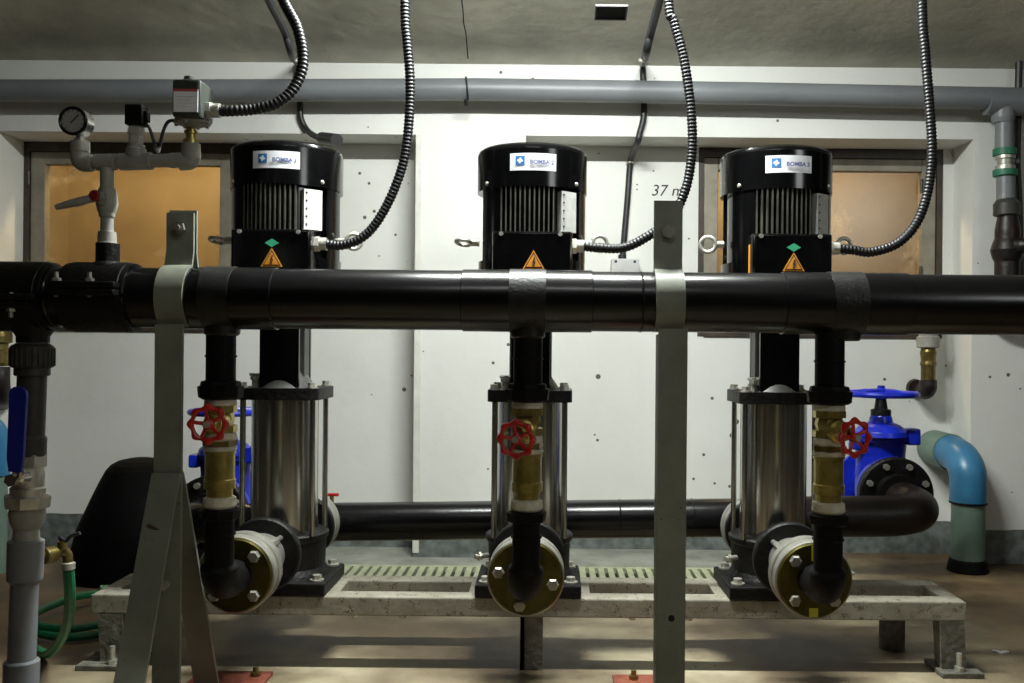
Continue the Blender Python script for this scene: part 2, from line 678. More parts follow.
# back wall: pillars and lintel in front, two shallow bays with a window opening each
BAY1 = (-1.925, -0.465)
BAY2 = (-0.085, 1.475)
LINT = 1.478
WIN1 = (-1.925, -1.135)
WIN2 = (0.545, 1.44)
SILL = 0.785
WB = 3.54
b = B()
b.span((XL, WALL_Y, 0), (BAY1[0], WB, LINT))
b.span((BAY1[1], WALL_Y, 0), (BAY2[0], WB, LINT))
b.span((BAY2[1], WALL_Y, 0), (XR, WB, LINT))
b.span((XL, WALL_Y, LINT), (XR, WB, CEIL_Z + 0.02))
for bay, win in ((BAY1, WIN1), (BAY2, WIN2)):
    b.span((bay[0], BAY_Y, 0), (bay[1], WB, SILL))
    if win[0] > bay[0] + 0.01:
        b.span((bay[0], BAY_Y, SILL), (win[0], WB, LINT))
    b.span((win[1], BAY_Y, SILL), (bay[1], WB, LINT))
struct(b, 'wall_back', 'wall')

b = B()
b.span((BAY1[1] - 0.002, WALL_Y - 0.004, 0.02), (BAY1[1] + 0.022, WALL_Y + 0.03, LINT + 0.002), 0.003)
struct(b, 'trim_1', 'trim')
b = B()
b.span((BAY2[0] - 0.022, WALL_Y - 0.004, 0.02), (BAY2[0] + 0.002, WALL_Y + 0.03, LINT + 0.002), 0.003)
struct(b, 'trim_2', 'trim')

# the lit passage seen through the two windows
b = B()
b.span((-2.3, 4.35, 0.3), (1.9, 4.42, 1.9))
b.span((-2.3, WB, 0.3), (-2.24, 4.35, 1.9))
b.span((1.84, WB, 0.3), (1.9, 4.35, 1.9))
b.span((-0.6, WB, 0.3), (-0.5, 4.35, 1.9))
b.span((-2.3, WB, 0.26), (1.9, 4.35, 0.3))
b.span((-2.3, WB, 1.9), (1.9, 4.35, 1.94))
struct(b, 'wall_passage', 'ochre')

for i, win in ((1, WIN1), (2, WIN2)):
    b = B()
    y0, y1 = BAY_Y + 0.004, BAY_Y + 0.075
    x0, x1, z0, z1 = win[0] + 0.001, win[1] - 0.001, SILL + 0.001, LINT - 0.001
    t = 0.020
    b.span((x0, y0, z0), (x0 + t, y1, z1))
    b.span((x1 - t, y0, z0), (x1, y1, z1))
    b.span((x0 + t, y0, z1 - 0.034), (x1 - t, y1, z1))
    b.span((x0 + t, y0 - 0.012, z0), (x1 - t, y1, z0 + t))
    wn = struct(b, 'window_%d' % i, 'bronze_frame')
    b = B()
    a0, a1, c0, c1 = x0 + t + .001, x1 - t - .001, z0 + t + .001, z1 - 0.035
    s = 0.052
    yy0, yy1 = BAY_Y + 0.012, BAY_Y + 0.05
    b.span((a0, yy0, c0), (a0 + s, yy1, c1), 0.003)
    b.span((a1 - s, yy0, c0), (a1, yy1, c1), 0.003)
    b.span((a0 + s, yy0, c1 - 0.045), (a1 - s, yy1, c1), 0.003)
    b.span((a0 + s, yy0, c0), (a1 - s, yy1, c0 + s), 0.003)
    part(b, 'sash', 'grey_frame', wn)
    b = B()
    b.span((a0 + s - .004, BAY_Y + 0.026, c0 + s - .004), (a1 - s + .004, BAY_Y + 0.031, c1 - 0.041))
    part(b, 'pane', 'pane', wn)
    xh = a0 + 0.026 if i == 1 else a1 - 0.026
    for zz in (1.32, 1.0):
        b = B()
        b.cyl((xh - 0.03, yy0 - 0.006, zz), (xh - 0.03, yy0 - 0.006, zz + 0.05), 0.006, n=10)
        part(b, 'hinge', 'bronze_frame', wn)

# crack across the soffit and a small recessed box in it
pts = [(461, -6), (463, 10), (463.5, 22), (466, 34), (467, 46), (468, 58)]
b = B()
path = [Wceil(*p) - Vector((0, 0, 0.0008)) for p in pts]
b.tube(path, 0.0016, n=6)
struct(b, 'ceiling_crack', 'dark_hole')
cp = Wceil(611, 12.5)
rotc = Matrix.Rotation(-math.atan(SLOPE), 3, 'X')
t = thing('ceiling_box', cp, 'small rectangular metal box set in the concrete ceiling', 'junction box')
b = B()
for q, s in (((0, -0.029, 0), (0.084, 0.004, 0.006)), ((0, 0.029, 0), (0.084, 0.004, 0.006)), ((-0.040, 0, 0), (0.004, 0.054, 0.006)), ((0.040, 0, 0), (0.004, 0.054, 0.006))):
    b.box(cp + rotc @ Vector(q), s, rot=rotc)
part(b, 'rim', 'grey_pvc_dark', t)
b = B()
b.box(cp + rotc @ Vector((0, 0, 0.001)), (0.078, 0.056, 0.003), rot=rotc)
part(b, 'dark_inside', 'dark_hole', t)

# handwriting on the bay wall
b = B()
p0 = W(668, 191, BAY_Y - 0.001)
put_text(b, '37 m', 0.058, lambda x, y: p0 + Vector((x + y * 0.2, 0, y)))
p1 = W(637, 186, BAY_Y - 0.001)
put_text(b, ':', 0.05, lambda x, y: p1 + Vector((x, 0, y)))
o = struct(b, 'wall_handwriting', 'ink_black')

b = B()
b.span((-1.0, 3.075, 0.0), (1.02, 3.42, 0.006), 0.002)
struct(b, 'floor_apron', 'apron')

# ================================================================== FLOOR GRATE
t = thing('drain_grate', (0.0, 2.98, 0.0), 'pale ribbed drain grate on the floor along the wall behind the frame', 'grate')
b = B()
GX0, GX1 = -0.72, 0.72
b.span((GX0, 2.89, 0.0), (GX1, 2.91, 0.02))
b.span((GX0, 3.05, 0.0), (GX1, 3.07, 0.02))
part(b, 'side_rail', 'grate', t)
b = B()
b.span((GX0, 2.91, 0.0), (GX1, 3.05, 0.003))
part(b, 'channel', 'dark_hole', t)
b = B()
x = GX0 + 0.004
b.span((x, 2.91, 0.003), (x + 0.0195, 3.05, 0.022), 0.002)
g0 = part(b, 'grate_bar', 'grate', t)
k = 1
while x + 0.0305 * k + 0.022 < GX1:
    c = g0.copy()
    C.objects.link(c)
    c.parent = t
    c.location = g0.location + Vector((0.0305 * k, 0, random.uniform(-0.001, 0.0015)))
    k += 1

# ================================================================== BASE FRAME
FT = 0.165      # top of the steel frame
FY0, FY1 = 2.131, 2.336
RW = 0.055
FX0, FX1 = -1.04, 0.962
t = thing('base_frame', ((FX0 + FX1) / 2, 2.233, 0), 'long low off-white steel frame with rust specks that carries the three pumps', 'frame')
for nm, y in (('front_rail', FY0), ('back_rail', FY1 - RW)):
    b = B()
    b.span((FX0, y, FT - 0.044), (FX1, y + RW, FT), 0.004)
    part(b, nm, 'frame_paint', t)
PX = (-0.627, -0.041, 0.541)
for x in (FX0, PX[0] - .15, PX[0] + .105, PX[1] - .14, PX[1] + .105, PX[2] - .145, PX[2] + .105, FX1 - 0.04):
    b = B()
    b.span((x, FY0 + RW, FT - 0.043), (x + 0.04, FY1 - RW, FT - 0.001), 0.002)
    part(b, 'cross_rail', 'frame_paint', t)
for lx, px0, px1 in ((-0.995, -1.06, -0.92), (0.928, 0.895, 0.99)):
    b = B()
    b.prism([(lx - 0.028, FT - 0.044), (lx + 0.028, FT - 0.044), (lx + 0.034, 0.012), (lx - 0.022, 0.012)], lambda x, y, d: Vector((x, FY0 + d, y)), 0.04)
    l = part(b, 'leg', 'leg_grey', t)
    b = B()
    b.span((px0, FY0 - 0.03, 0.0), (px1, FY0 + 0.075, 0.012), 0.002)
    part(b, 'foot_plate', 'leg_grey', l)
    b = B()
    b.cyl((lx + 0.012, FY0 - 0.012, 0.012), (lx + 0.012, FY0 - 0.012, 0.052), 0.006, n=10)
    b.hexa((lx + 0.012, FY0 - 0.012, 0.012), (lx + 0.012, FY0 - 0.012, 0.022), 0.011)
    part(b, 'anchor_bolt', 'zinc', l)
for lx in (0.86, -0.96):
    b = B()
    b.cyl((lx, FY1 - 0.02, FT - 0.044), (lx, FY1 - 0.02, 0.0), 0.03, 0.031, n=20)
    part(b, 'leg', 'leg_grey', t)
b = B()
b.span((-0.058, FY0 + 0.002, 0.0), (-0.006, FY0 + 0.012, FT - 0.044))
b.span((-0.058, FY0 + 0.002, 0.0), (-0.048, FY0 + 0.05, FT - 0.044))
part(b, 'leg', 'leg_grey', t, label='angle iron middle leg')
for x in (-0.44, -0.33, 0.2, 0.33):
    b = B()
    b.cyl((x, FY0 + 0.02, FT - 0.052), (x, FY0 + 0.02, FT - 0.042), 0.008, n=8)
    part(b, 'stud', 'zinc', t)

# ================================================================== PUMPS
AY = 2.233       # pump axis depth
PORT = 0.108     # port height above the frame top


def build_pump():
    X, Y, Z = PX[1], AY, FT
    A = Vector((X, Y, Z))
    t = thing('vertical_pump', A, 'x', 'pump', 'vertical pumps on the steel frame')

    def P(x, y, z):
        return A + Vector((x, y, z))
    # foot
    b = B()
    b.span(P(-0.122, -0.105, 0), P(0.122, 0.105, 0.030), 0.004)
    bp = part(b, 'base_plate', 'black_cast', t)
    for sx in (-1, 1):
        for sy in (-1, 1):
            b = B()
            b.cyl(P(sx * 0.098, sy * 0.078, 0.030), P(sx * 0.098, sy * 0.078, 0.034), 0.016)
            b.hexa(P(sx * 0.098, sy * 0.078, 0.034), P(sx * 0.098, sy * 0.078, 0.044), 0.011)
            part(b, 'base_bolt', 'zinc', bp)
    # casing
    b = B()
    b.rev(P(0, 0, 0.028), (0, 0, 1), [(0, 0.108), (0.01, 0.104), (0.022, 0.096), (0.084, 0.098), (0.09, 0.103), (0.100, 0.104), (0.104, 0.099), (0.104, 0.079)], 48)
    for s in (-1, 1):
        b.rev(P(0, s * 0.05, PORT), (0, s, 0), [(0, 0.062), (0.075, 0.048), (0.104, 0.05)], 32)
    cs = part(b, 'casing', 'black_cast', t)
    for s in (-1, 1):
        b = B()
        b.rev(P(0, s * 0.15, PORT), (0, s, 0), [(0, 0.079), (0.003, 0.0825), (0.018, 0.0825), (0.022, 0.079)], 48)
        part(b, 'port_flange', 'black_cast', cs)
    b = B()
    b.cyl(P(-0.095, -0.045, 0.085), P(-0.125, -0.062, 0.085), 0.006, n=10)
    b.hexa(P(-0.112, -0.055, 0.085), P(-0.118, -0.058, 0.085), 0.011)
    part(b, 'drain_plug', 'zinc', cs)
    # sleeve
    b = B()
    b.rev(P(0, 0, 0.126), (0, 0, 1), [(0, 0.0775), (0.324, 0.0775)], 64)
    part(b, 'sleeve', 'steel', t)
    for sx in (-1, 1):
        for sy in (-1, 1):
            b = B()
            b.cyl(P(sx * 0.0815, sy * 0.062, 0.13), P(sx * 0.0815, sy * 0.062, 0.449), 0.0068, n=14)
            part(b, 'tie_rod', 'steel', t)
    # head plate with corner bolts
    b = B()
    n = []
    for q in range(4):
        for k in range(5):
            a = q * PI / 2 + (k / 4) * PI / 2
            cx = 0.078 * (1 if q in (0, 3) else -1)
            cy = 0.070 * (1 if q in (0, 1) else -1)
            n.append((cx + 0.02 * math.cos(a), cy + 0.02 * math.sin(a)))
    b.prism(n, lambda x, y, d: P(x, y, 0.447 + d), 0.027)
    hp = part(b, 'head_plate', 'black_cast', t)
    for sx in (-1, 1):
        for sy in (-1, 1):
            b = B()
            b.cyl(P(sx * 0.0815, sy * 0.07, 0.474), P(sx * 0.0815, sy * 0.07, 0.477), 0.013)
            b.hexa(P(sx * 0.0815, sy * 0.07, 0.477), P(sx * 0.0815, sy * 0.07, 0.487), 0.0105)
            part(b, 'head_bolt', 'zinc', hp)
    b = B()
    b.cyl(P(-0.058, -0.045, 0.474), P(-0.058, -0.045, 0.492), 0.009, n=8)
    b.hexa(P(-0.058, -0.045, 0.492), P(-0.058, -0.045, 0.500), 0.012)
    b.cyl(P(-0.058, -0.045, 0.500), P(-0.058, -0.045, 0.507), 0.006, n=10)
    b.cyl(P(-0.072, -0.045, 0.504), P(-0.044, -0.045, 0.504), 0.0035, n=8)
    part(b, 'vent_plug', 'zinc', hp)
    # motor stool: foot, pillars, coupling guards, top ring
    b = B()
    b.rev(P(0, 0, 0.474), (0, 0, 1), [(0, 0.07), (0.006, 0.066), (0.03, 0.05), (0.038, 0.046)], 40)
    b.span(P(-0.05, -0.022, 0.5), P(-0.036, 0.022, 0.70))
    b.span(P(0.036, -0.022, 0.5), P(0.05, 0.022, 0.70))
    b.rev(P(0, 0, 0.695), (0, 0, 1), [(0, 0.06), (0.012, 0.1), (0.026, 0.12), (0.03, 0.12)], 40)
    part(b, 'motor_stool', 'stool_grey', t)
    b = B()
    b.cyl(P(0, 0, 0.5), P(0, 0, 0.70), 0.02, n=20)
    part(b, 'coupling', 'zinc', t)
    for s in (-1, 1):
        b = B()
        b.span(P(-0.046, s * 0.052 - 0.006, 0.476), P(0.046, s * 0.052 + 0.006, 0.705), 0.002)
        part(b, 'coupling_guard', 'black_paint', t)
    # motor
    b = B()
    b.rev(P(0, 0, 0.725), (0, 0, 1), [(0, 0.122), (0.004, 0.127), (0.05, 0.127), (0.054, 0.113), (0.22, 0.113)], 64)
    # side slabs of the housing
    for a0, a1 in ((28, 62), (-245, -207), (70, 130)):
        pr = []
        for k in range(8):
            a = rad(a0 + (a1 - a0) * k / 7)
            pr.append((0.1275 * math.cos(a), 0.1275 * math.sin(a)))
        for k in range(8):
            a = rad(a1 - (a1 - a0) * k / 7)
            pr.append((0.109 * math.cos(a), 0.109 * math.sin(a)))
        b.prism(pr, lambda x, y, d: P(x, y, 0.775 + d), 0.165)
    mh = part(b, 'motor_housing', 'black_paint', t)
    for a0, a1 in ((-30, -2), (-153, -124)):
        b = B()
        pr = [(0.1275 * math.cos(rad(a0 + (a1 - a0) * k / 7)), 0.1275 * math.sin(rad(a0 + (a1 - a0) * k / 7))) for k in range(8)]
        pr += [(0.109 * math.cos(rad(a1 - (a1 - a0) * k / 7)), 0.109 * math.sin(rad(a1 - (a1 - a0) * k / 7))) for k in range(8)]
        b.prism(pr, lambda x, y, d: P(x, y, 0.775 + d), 0.163)
        part(b, 'side_panel', 'black_paint', mh)
    b = B()
    for k in range(12):
        x = -0.068 + k * 0.0108
        yo = -math.sqrt(0.129 ** 2 - x ** 2)
        yi = -math.sqrt(0.111 ** 2 - x ** 2) + 0.004
        b.span(P(x - 0.0016, yo, 0.78), P(x + 0.0016, yi, 0.942))
    part(b, 'cooling_fins', 'fin', mh, kind='stuff')
    # nameplate to the right of the fins
    b = B()
    a0, a1 = rad(-58), rad(-38)
    pr = [(0.131 * math.cos(a0 + (a1 - a0) * k / 6), 0.131 * math.sin(a0 + (a1 - a0) * k / 6)) for k in range(7)]
    pr += [(0.112 * math.cos(a1 - (a1 - a0) * k / 6), 0.112 * math.sin(a1 - (a1 - a0) * k / 6)) for k in range(7)]
    b.prism(pr, lambda x, y, d: P(x, y, 0.838 + d), 0.092)
    npl = part(b, 'nameplate', 'paper_grey', mh, label='pale metal nameplate')
    b = B()
    for k in range(5):
        a = rad(-55.5)
        b.box(P(0.1315 * math.cos(a), 0.1315 * math.sin(a), 0.850 + k * 0.018), (0.004, 0.002, 0.003))
    part(b, 'print', 'ink_black', npl)
    # fan cover
    b = B()
    b.rev(P(0, 0, 0.938), (0, 0, 1), [(0, 0.1295), (0.0, 0.1305), (0.087, 0.1305), (0.095, 0.128), (0.100, 0.121), (0.101, 0.11)], 72)
    fc = part(b, 'fan_cover', 'black_paint', t)
    for a in (-142, -38, 40, 140):
        b = B()
        a = rad(a)
        d = Vector((math.cos(a), math.sin(a), 0))
        b.rev(P(0, 0, 0.950) + d * 0.1295, d, [(0, 0.0055), (0.003, 0.005), (0.005, 0.003)], 12)
        part(b, 'screw', 'zinc', fc)
    # terminal box in front
    b = B()
    b.span(P(-0.086, -0.145, 0.715), P(0.094, -0.09, 0.834), 0.006)
    tb = part(b, 'terminal_box', 'black_paint', t)
    for x in (-0.066, 0.066):
        b = B()
        b.cyl(P(x, -0.144, 0.827), P(x, -0.148, 0.827), 0.005, n=10)
        part(b, 'lid_screw', 'fitting_grey', tb)
    b = B()
    b.hexa(P(0.093, -0.105, 0.805), P(0.104, -0.105, 0.805), 0.018)
    b.cyl(P(0.104, -0.105, 0.805), P(0.120, -0.105, 0.805), 0.0145)
    part(b, 'cable_gland', 'zinc', tb, label='silver cable gland')
    # warning triangle
    wx, wz = 0.007, 0.763

    def tri(r, y):
        return [P(wx + r * math.cos(a), y, wz + r * math.sin(a)) for a in (PI / 2, PI / 2 + 2 * PI / 3, PI / 2 + 4 * PI / 3)]

    def plate(parent, pts, m, th=0.0006, name='sticker'):
        b = B()
        q = [b.bm.verts.new(p) for p in pts]
        r = [b.bm.verts.new(p + Vector((0, -th, 0))) for p in pts]
        b.bm.faces.new(q)
        b.bm.faces.new(r)
        b.bridge(q, r)
        return part(b, name, m, parent)
    ws = plate(tb, tri(0.0285, -0.1452), 'orange', name='warning_triangle')
    plate(ws, tri(0.0235, -0.1459), 'ink_black', name='warning_border')
    plate(ws, tri(0.019, -0.1466), 'orange', name='warning_field')
    bolt = [(0.001, 0.012), (0.004, 0.011), (0.001, 0.003), (0.0045, 0.003), (0.0005, -0.006), (0.003, -0.0055), (-0.0015, -0.0095), (-0.003, -0.004), (-0.0012, -0.005), (0.0005, 0.0), (-0.003, 0.0)]
    plate(ws, [P(wx + x, -0.1473, wz + z) for x, z in bolt], 'ink_black', name='lightning_mark')
    return t


pump2 = build_pump()
pump1 = copy_tree(pump2)
pump1.location.x = PX[0]
pump3 = copy_tree(pump2)
pump3.location.x = PX[2]
for p, n, lab in ((pump1, 1, 'vertical pump with black motor marked 1, behind the left grey support stand'),
                  (pump2, 2, 'vertical pump with black motor marked 2, the middle one of the row'),
                  (pump3, 3, 'vertical pump with black motor marked 3, in front of the right window')):
    p['label'] = lab
    A = Vector((PX[n - 1], AY, FT))
    ORG[p] = A
    cap = [c for c in p.children if c.name.startswith('fan_cover')][0]
    tbx = [c for c in p.children if c.name.startswith('terminal_box')][0]
    ORG[cap] = ORG[tbx] = A
    for e in (-1, 1):
        b = B()
        ax = (0.25 * e, -1, 0) if (e > 0 or n == 3) else (0.1, 0.25, 1)
        b.cyl(A + Vector((e * 0.125, -0.01, 0.822)), A + Vector((e * 0.143, -0.01, 0.822)), 0.009, n=12)
        b.torus(A + Vector((e * 0.162, -0.01, 0.822)), ax, 0.018, 0.0048, n=28)
        part(b, 'lifting_eye', 'zinc', p)
    R0 = 0.1305
    ang0 = {1: 0.07, 2: 0.03, 3: 0.0}[n]

    def cyl3(x, z, lift):
        a = ang0 + x / R0
        return A + Vector((math.sin(a) * (R0 + lift), -math.cos(a) * (R0 + lift), 0.992 + z))

    def patch(b, x0, x1, z0, z1, lift, nx=12):
        rows = []
        for k in range(nx + 1):
            x = x0 + (x1 - x0) * k / nx
            rows.append((b.bm.verts.new(cyl3(x, z0, lift)), b.bm.verts.new(cyl3(x, z1, lift))))
        for q, r in zip(rows, rows[1:]):
            b.bm.faces.new((q[0], r[0], r[1], q[1]))
    b = B()
    patch(b, -0.0535, 0.0535, -0.0195, 0.0195, 0.0006)
    st = part(b, 'sticker', 'paper', cap, label='white sticker reading BOMBA %d with a blue logo' % n)
    b = B()
    patch(b, -0.040, -0.019, -0.008, 0.013, 0.0010, 4)
    part(b, 'logo_square', 'logo_blue', st)
    b = B()
    cv = b.bm.verts.new(cyl3(-0.0295, 0.0025, 0.0014))
    rim = []
    for k in range(20):
        a = 2 * PI * k / 20
        r = 0.0056 + 0.0014 * math.cos(4 * a + 0.6)
        rim.append(b.bm.verts.new(cyl3(-0.0295 + r * math.cos(a), 0.0025 + r * math.sin(a), 0.0014)))
    for k in range(20):
        b.bm.faces.new((cv, rim[k], rim[(k + 1) % 20]))
    part(b, 'logo_flower', 'logo_white', st)
    b = B()
    put_text(b, 'BOMBA %d' % n, 0.0128, lambda x, y: cyl3(0.020 + x, -0.001 + y, 0.0022), bold=0.0005)
    part(b, 'lettering', 'ink', st)
    if n != 2:
        b = B()
        c = A + Vector((0.007, -0.1455, 0.802))
        b.prism([(-0.016, 0), (0, -0.0095), (0.016, 0), (0, 0.0095)], lambda x, y, d: c + Vector((x, -d, y)), 0.0008)
        part(b, 'diamond_sticker', 'green_sticker', tbx, label='green diamond sticker')
    if n == 3:
        b = B()
        b.span(A + Vector((-0.0875, -0.125, 0.72)), A + Vector((-0.0858, -0.115, 0.81)))
        part(b, 'yellow_strip', 'orange', tbx, label='orange strip on the box side')

# ================================================================== DISCHARGE PIPING
RY = 1.775        # header and riser plane
HZ = 0.826       # header axis height
HR = 0.057
ZP = FT + PORT


def zr(y):
    return EYE - (y - VY) * RY / F


def lab3(s1, s2, s3):
    return (s1, s2, s3)


RX = (-0.622, -0.038, 0.536)
NAMES = ('left', 'middle', 'right')
for i in range(3):
    X, XP = RX[i], PX[i]
    side = ('left pump', 'middle pump', 'right pump')[i]
    # --- flanged elbow
    t = thing('discharge_elbow', (XP, 1.88, ZP - 0.08), 'black elbow with round olive-faced flange bolted to the ' + side, 'pipe elbow', 'flanged elbows in front of the pumps')
    b = B()
    b.rev((XP, 1.878, ZP), (0, 1, 0), [(0, 0.072), (0.003, 0.075), (0.006, 0.075)], 48)
    fl = part(b, 'flange_face', 'olive', t, label='olive passivated flange face')
    b = B()
    b.rev((XP, 1.884, ZP), (0, 1, 0), [(0, 0.076), (0.002, 0.0785), (0.024, 0.0785), (0.026, 0.075), (0.034, 0.075), (0.036, 0.0785), (0.060, 0.0785), (0.062, 0.074), (0.068, 0.06), (0.176, 0.05)], 56)
    part(b, 'flange_rim', 'white_metal', t, label='silver double flange rim')
    off = (45, 168, 45)[i]
    for k in range(4):
        a = rad(off + 90 * k)
        q = Vector((XP + 0.056 * math.cos(a), 1.878, ZP + 0.056 * math.sin(a)))
        b = B()
        b.rev(q, (0, -1, 0), [(0, 0.0125), (0.006, 0.0125), (0.009, 0.0095)], 6)
        b.cyl(q + Vector((0, 0.06, 0)), q + Vector((0, 0.215, 0)), 0.006, n=10)
        b.hexa(q + Vector((0, 0.074, 0)), q + Vector((0, 0.150, 0)), 0.0095)
        part(b, 'flange_bolt', 'white_metal', t)
    b = B()
    pts = [Vector((XP, 1.882, ZP)), Vector((XP, 1.842, ZP)), Vector((XP * .97 + X * .03, 1.808, ZP + 0.008)), Vector(((X + XP) / 2, 1.783, ZP + 0.03)), Vector((X, RY, ZP + 0.065)), Vector((X, RY, zr(512)))]
    sp = smooth_path(pts, 6)
    b.tube(sp, lambda k: 0.034 if k < 22 else 0.027, 24)
    b.torus((X, RY, ZP + 0.105), (0, 0, 1), 0.027, 0.003, n=28)
    part(b, 'elbow_pipe', 'black_matt', t)
    b = B()
    b.rev((X, RY, zr(523)), (0, 0, 1), [(0, 0.028), (0.004, 0.036), (0.02, 0.039), (0.024, 0.033)], 8, ph=0.2)
    part(b, 'union_nut', 'black_matt', t)
    if i == 2:
        b = B()
        b.box((XP - 0.002, 1.8776, ZP - 0.064), (0.018, 0.001, 0.018))
        b.box((XP - 0.004, 1.8776, ZP + 0.055), (0.006, 0.001, 0.03))
        part(b, 'paint_mark', 'yellow_mark', fl, label='yellow paint marks')
    # --- check valve
    t = thing('check_valve', (X, RY, zr(511)), 'brass barrel check valve below the red handwheel valve of the ' + side, 'valve', 'brass check valves')
    b = B()
    b.rev((X, RY, zr(511)), (0, 0, 1), [(0, 0.027), (0.006, 0.031), (0.02, 0.030), (0.024, 0.022)], 32)
    part(b, 'lower_seal', 'white_seal', t, label='white sealing tape ring')
    b = B()
    b.rev((X, RY, zr(500)), (0, 0, 1), [(0, 0.024), (0.016, 0.024), (0.017, 0.029), (0.034, 0.0295), (0.036, 0.0275), (0.082, 0.0275), (0.083, 0.0295), (0.088, 0.0295)], 40)
    part(b, 'body', 'brass', t)
    b = B()
    b.rev((X, RY, zr(454)), (0, 0, 1), [(0, 0.028), (0.003, 0.031), (0.009, 0.031), (0.011, 0.027)], 32)
    part(b, 'upper_seal', 'white_seal', t, label='white sealing tape ring')
    # --- gate valve with red handwheel
    lab = ('small brass gate valve with red handwheel at the left pump',
           'small brass gate valve with red handwheel facing forward at the middle pump',
           'small brass gate valve with red handwheel turned to the right, at the right pump')[i]
    t = thing('handwheel_valve', (X, RY, zr(448)), lab, 'valve', 'gate valves with red handwheels')
    b = B()
    b.hexa((X, RY, zr(448)), (X, RY, zr(443)), 0.032)
    part(b, 'nipple', 'brass_dark', t)
    for y in (443, 409):
        b = B()
        b.rev((X, RY, zr(y)), (0, 0, 1), [(0, 0.028), (0.004, 0.030), (0.014, 0.029), (0.016, 0.026)], 32)
        part(b, 'seal', 'white_seal', t, label='white sealing tape ring')
    b = B()
    b.rev((X, RY, zr(435)), (0, 0, 1), [(0, 0.027), (0.001, 0.031), (0.013, 0.031), (0.015, 0.024), (0.026, 0.027), (0.037, 0.024), (0.038, 0.031), (0.051, 0.031), (0.052, 0.027)], 8, ph=0.39)
    ya = (2, -15, 22)[i]
    d = Vector((math.sin(rad(ya)), -math.cos(rad(ya)), 0))
    zc = (zr(424), zr(436), zr(432))[i]
    c0 = Vector((X, RY, (zr(424) + zc) / 2))
    b.rev(c0, d, [(0.01, 0.024), (0.03, 0.022), (0.034, 0.017), (0.046, 0.016), (0.048, 0.011), (0.062, 0.010)], 20)
    part(b, 'body', 'brass', t)
    hc = Vector((X, RY, zc)) + d * 0.072
    b = B()
    b.torus(hc, d, 0.0305, 0.0052, n=48, m=10, lobes=8, amp=0.05)
    a, u, v = basis(d)
    for k in range(5):
        th = 2 * PI * k / 5 + 0.5
        e = u * math.cos(th) + v * math.sin(th)
        b.tube([hc + e * 0.008 - d * 0.002, hc + e * 0.02, hc + e * 0.031], 0.0036, n=8)
    b.rev(hc - d * 0.008, d, [(0, 0.0085), (0.012, 0.0095), (0.014, 0.007)], 16)
    hw = part(b, 'handwheel', 'red_paint', t, label='red lobed handwheel')
    b = B()
    b.hexa(hc + d * 0.006, hc + d * 0.011, 0.0066)
    part(b, 'wheel_nut', 'zinc', hw)
    b = B()
    b.cyl(c0 + d * 0.06, hc + d * 0.009, 0.004, n=10)
    part(b, 'stem', 'zinc', t)
    # --- drop from the header
    t = thing('drop_pipe', (X, RY, zr(403)), 'short black pipe dropping from the header to the ' + side, 'pipe', 'drop pipes under the header')
    b = B()
    b.cyl((X, RY, zr(390)), (X, RY, HZ - HR * 0.8), 0.0275, n=32)
    b.torus((X, RY, zr(359)), (0, 0, 1), 0.0275, 0.0022, n=32)
    part(b, 'pipe', 'black_matt', t)
    b = B()
    b.rev((X, RY, zr(402)), (0, 0, 1), [(0, 0.034), (0.004, 0.041), (0.024, 0.043), (0.026, 0.038), (0.034, 0.036), (0.036, 0.028)], 10, ph=0.2)
    part(b, 'union_nut', 'black_matt', t)

# ================================================================== HEADER
t = thing('header_pipe', (0, RY, HZ - HR), 'thick glossy black header pipe running across the whole picture', 'pipe')
b = B()
b.cyl((XL + 0.002, RY, HZ), (XR - 0.002, RY, HZ), HR, n=64)
part(b, 'pipe', 'black_pipe', t)


def hx(px):
    return (px - VX) * RY / F


for x0, x1 in ((168, 278), (462, 592), (780, 905)):
    b = B()
    X0, X1 = hx(x0), hx(x1)
    b.rev((X0, RY, HZ), (1, 0, 0), [(0, HR - 0.001), (0.002, HR + 0.0022), (X1 - X0 - 0.002, HR + 0.0022), (X1 - X0, HR - 0.001)], 64)
    cpl = part(b, 'tee_coupling', 'black_pipe', t)
    m0, m1 = {168: (207, 237), 462: (509, 546), 780: (826, 860)}[x0]
    b = B()
    X0, X1 = hx(m0), hx(m1)
    b.rev((X0, RY, HZ), (1, 0, 0), [(0, HR), (0.001, HR + 0.0035), (X1 - X0 - 0.001, HR + 0.0035), (X1 - X0, HR)], 64)
    xm = (X0 + X1) / 2
    b.rev((xm, RY, HZ - HR + 0.01), (0, 0, -1), [(0, 0.034), (0.02, 0.033), (0.024, 0.029)], 32)
    part(b, 'tee_band', 'black_rough', cpl)
for x in (58, 128, 235, 640):
    b = B()
    b.torus((hx(x), RY, HZ), (1, 0, 0), HR - 0.0005, 0.0022, n=56, m=6)
    part(b, 'weld_seam', 'black_pipe', t)


